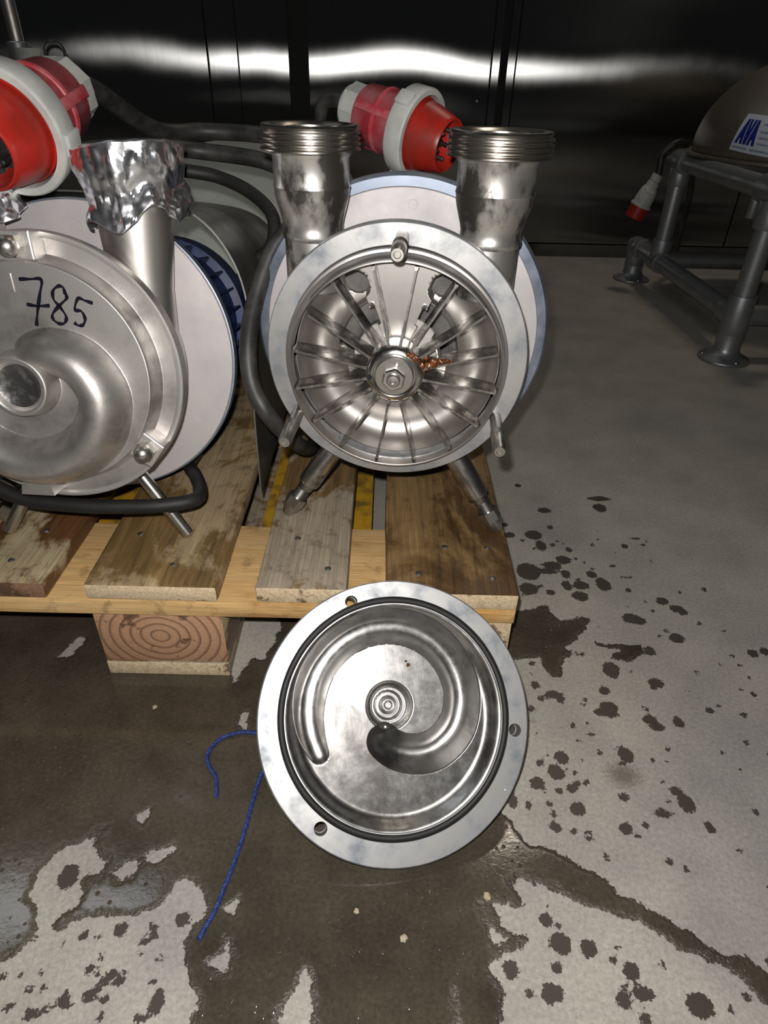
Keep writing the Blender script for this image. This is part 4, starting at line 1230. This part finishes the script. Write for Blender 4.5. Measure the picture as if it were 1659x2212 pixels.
# label wrapped on the dome: u across, v up
def on_dome(u, v, lift):
    az = math.radians((1 - v) * (-157.8 + u * 22.8) + v * (-155.9 + u * 17.5))
    el = math.radians((1 - v) * (1.1 - 2.5 * u) + v * (21.4 - 1.0 * u))
    d = Vector((math.cos(az) * math.cos(el), math.sin(az) * math.cos(el), math.sin(el)))
    nrm = Vector((d.x / VA[0], d.y / VA[1], d.z / VA[2])).normalized()
    return Vector((d.x * VA[0], d.y * VA[1], d.z * VA[2] + 22)) + nrm * lift
def wrap(rects, lift, name, mat, parent, n=6):
    """rects: quads ((u,v) x 4) or a grid for the whole sheet"""
    g = G()
    for q4 in rects:
        V = []; Fc = []
        for lay in (lift, lift - 0.35):
            for j in range(n + 1):
                for i in range(n + 1):
                    a, b = i / n, j / n
                    u = (1 - b) * ((1 - a) * q4[0][0] + a * q4[1][0]) + b * ((1 - a) * q4[3][0] + a * q4[2][0])
                    v = (1 - b) * ((1 - a) * q4[0][1] + a * q4[1][1]) + b * ((1 - a) * q4[3][1] + a * q4[2][1])
                    V.append(tuple(on_dome(u, v, lay)))
        m = n + 1; L0 = m * m
        for lay in (0, 1):
            for j in range(n):
                for i in range(n):
                    k = lay * L0 + j * m + i
                    Fc.append((k, k + 1, k + m + 1, k + m))
        for i in range(n):
            for a, b in ((i, i + 1), (n * m + i, n * m + i + 1), (i * m, (i + 1) * m), (i * m + n, (i + 1) * m + n)):
                Fc.append((a, b, L0 + b, L0 + a))
        g.add(V, Fc)
    return g.build(name, mat, parent, angle=30)
lab = wrap([((0, 0), (1, 0), (1, 1), (0, 1))], 0.8, 'label', M_label, vessel, 10)
lab['label'] = 'white rectangular label with blue lettering'
def letter(x0, w, ch):
    """slanted condensed capitals between v = .22 and v = .86"""
    b, t, sw = 0.20, 0.86, w * 0.36
    sl = 0.02
    if ch == 'A':
        ap = x0 + w / 2
        return [((x0, b), (x0 + sw, b), (ap + sw / 2 + sl, t), (ap - sw / 2 + sl, t)),
                ((x0 + w - sw, b), (x0 + w, b), (ap + sw / 2 + sl, t), (ap - sw / 2 + sl, t)),
                ((x0 + w * 0.25, b + 0.14), (x0 + w * 0.78, b + 0.14), (x0 + w * 0.72, b + 0.27), (x0 + w * 0.32, b + 0.27))]
    ap = x0 + w / 2
    return [((ap - sw / 2, b), (ap + sw / 2, b), (x0 + sw + sl, t), (x0 + sl, t)), ((ap - sw / 2, b), (ap + sw / 2, b), (x0 + w + sl, t), (x0 + w - sw + sl, t))]
for x0, ch in ((0.06, 'A'), (0.205, 'V'), (0.35, 'A')):
    wrap(letter(x0, 0.185, ch), 1.25, 'letter', M_print, lab, 3)
rows = []
for (v, u0, u1) in ((0.74, 0.62, 0.95), (0.55, 0.60, 0.96), (0.40, 0.60, 0.92), (0.25, 0.59, 0.96), (0.07, 0.05, 0.40), (0.07, 0.47, 0.95)):
    u = u0
    while u < u1 - 0.02:
        w = random.uniform(0.015, 0.04)
        rows.append(((u, v), (u + w, v), (u + w, v + 0.055), (u, v + 0.055))); u += w + 0.012
wrap(rows, 1.2, 'small_print', M_print2, lab, 1)

# grey and red connector hanging from the stand
hang = tag(empty('hanging_connector', (1112, 1768, 250)), 'small grey connector with red end hanging from the pipe stand', 'plug', 'red industrial plugs')
hz = Vector((-0.32, 0.1, -1)).normalized()
def hl(prof, name, mat, seg=28, y=0):
    o = G().lathe(prof, seg, 'z').build(name, mat, hang)
    o.rotation_euler = hz.to_track_quat('Z', 'Y').to_euler()
    o.location = Vector((-8, 0, 108)) * MM
    return o
hl([(0.01, 0), (14, 0), (17, 3), (17, 20), (15, 22), (19, 26), (20, 40)], 'gland_nut', M_white_pl, 10)
hl([(18, 36), (25, 46), (29, 70), (30, 92), (34, 94), (34, 100), (28, 101)], 'housing', M_white_pl)
hl([(28, 99), (30, 101), (29.5, 136), (28, 138), (25, 138), (24, 112), (0.01, 112)], 'sleeve', M_red)
lid = G().box((18, -14, 46), (36, 14, 54), 3).build('lid_catch', M_white_pl, hang)
lid.rotation_euler = hz.to_track_quat('Z', 'Y').to_euler(); lid.location = Vector((-8, 0, 108)) * MM
hp = Vector((1104, 1768, 358))
hc = G().tube([tuple(hp - Vector((-2, 0, 14))), (1103, 1768, 385), (1104, 1766, 418), (1135, 1760, 445), (1172, 1785, 440), (1210, 1850, 400), (1300, 1960, 300), (1330, 2020, 11)], 11, 14, 8).build('cable', M_cable_grey)
tag(hc, 'dark cable looping over the pipe stand to the small grey connector', 'cable')

# ------------------------------------------------------------------ small things on the floor
def rope(pts, label):
    r = 2.3
    P = spline(pts, 14)
    g = G()
    for s in range(3):     # three twisted strands
        Q = []
        for i, p in enumerate(P):
            T = (P[min(i + 1, len(P) - 1)] - P[max(i - 1, 0)]).normalized()
            a = Vector((0, 0, 1)); b = T.cross(a)
            t = i * 0.9 + 2.094 * s
            Q.append(tuple(p + a * (1.05 * math.cos(t)) + b * (1.05 * math.sin(t))))
        g.tube(Q, 1.35, 8, 1)
    o = g.build('rope', M_rope)
    tag(o, label, 'rope')
rope([(104, -281, 2.5), (107, -272, 2.5), (112, -259, 2.5), (117, -236, 2.5), (123, -202, 2.5), (127, -160, 2.5), (131, -127, 2.5), (144, -100, 2.5), (150, -84, 2.5), (138, -75, 2.5), (118, -77, 2.5), (99, -77, 2.5), (79, -86, 2.5), (70, -104, 2.5), (74, -118, 2.5), (85, -133, 2.5), (90, -154, 2.5)],
     'thin blue rope lying on the wet floor left of the loose cover')
for i, (x, y, s, lb) in enumerate(((276, -277, 3.0, 'tiny yellowish grit stone on the wet floor below the loose cover'), (351, -242, 3.2, 'tiny pale grit stone at the lower right edge of the loose cover'),
                                   (235, -256, 2.2, 'tiny pale grit stone on wet floor left below the cover'), (-5, -44, 2.6, 'tiny white chip on wet floor below the pallet block'))):
    g = crust([(0, 0, 0, s)], 1, 20 + i)
    g.xf(Matrix.Rotation(math.radians(90), 4, 'X'))
    o = g.build('grit_stone', M_stone, None, loc=(x, y, s * 0.3))
    tag(o, lb, 'stone', 'grit on the wet floor')
bpy.context.view_layer.update()
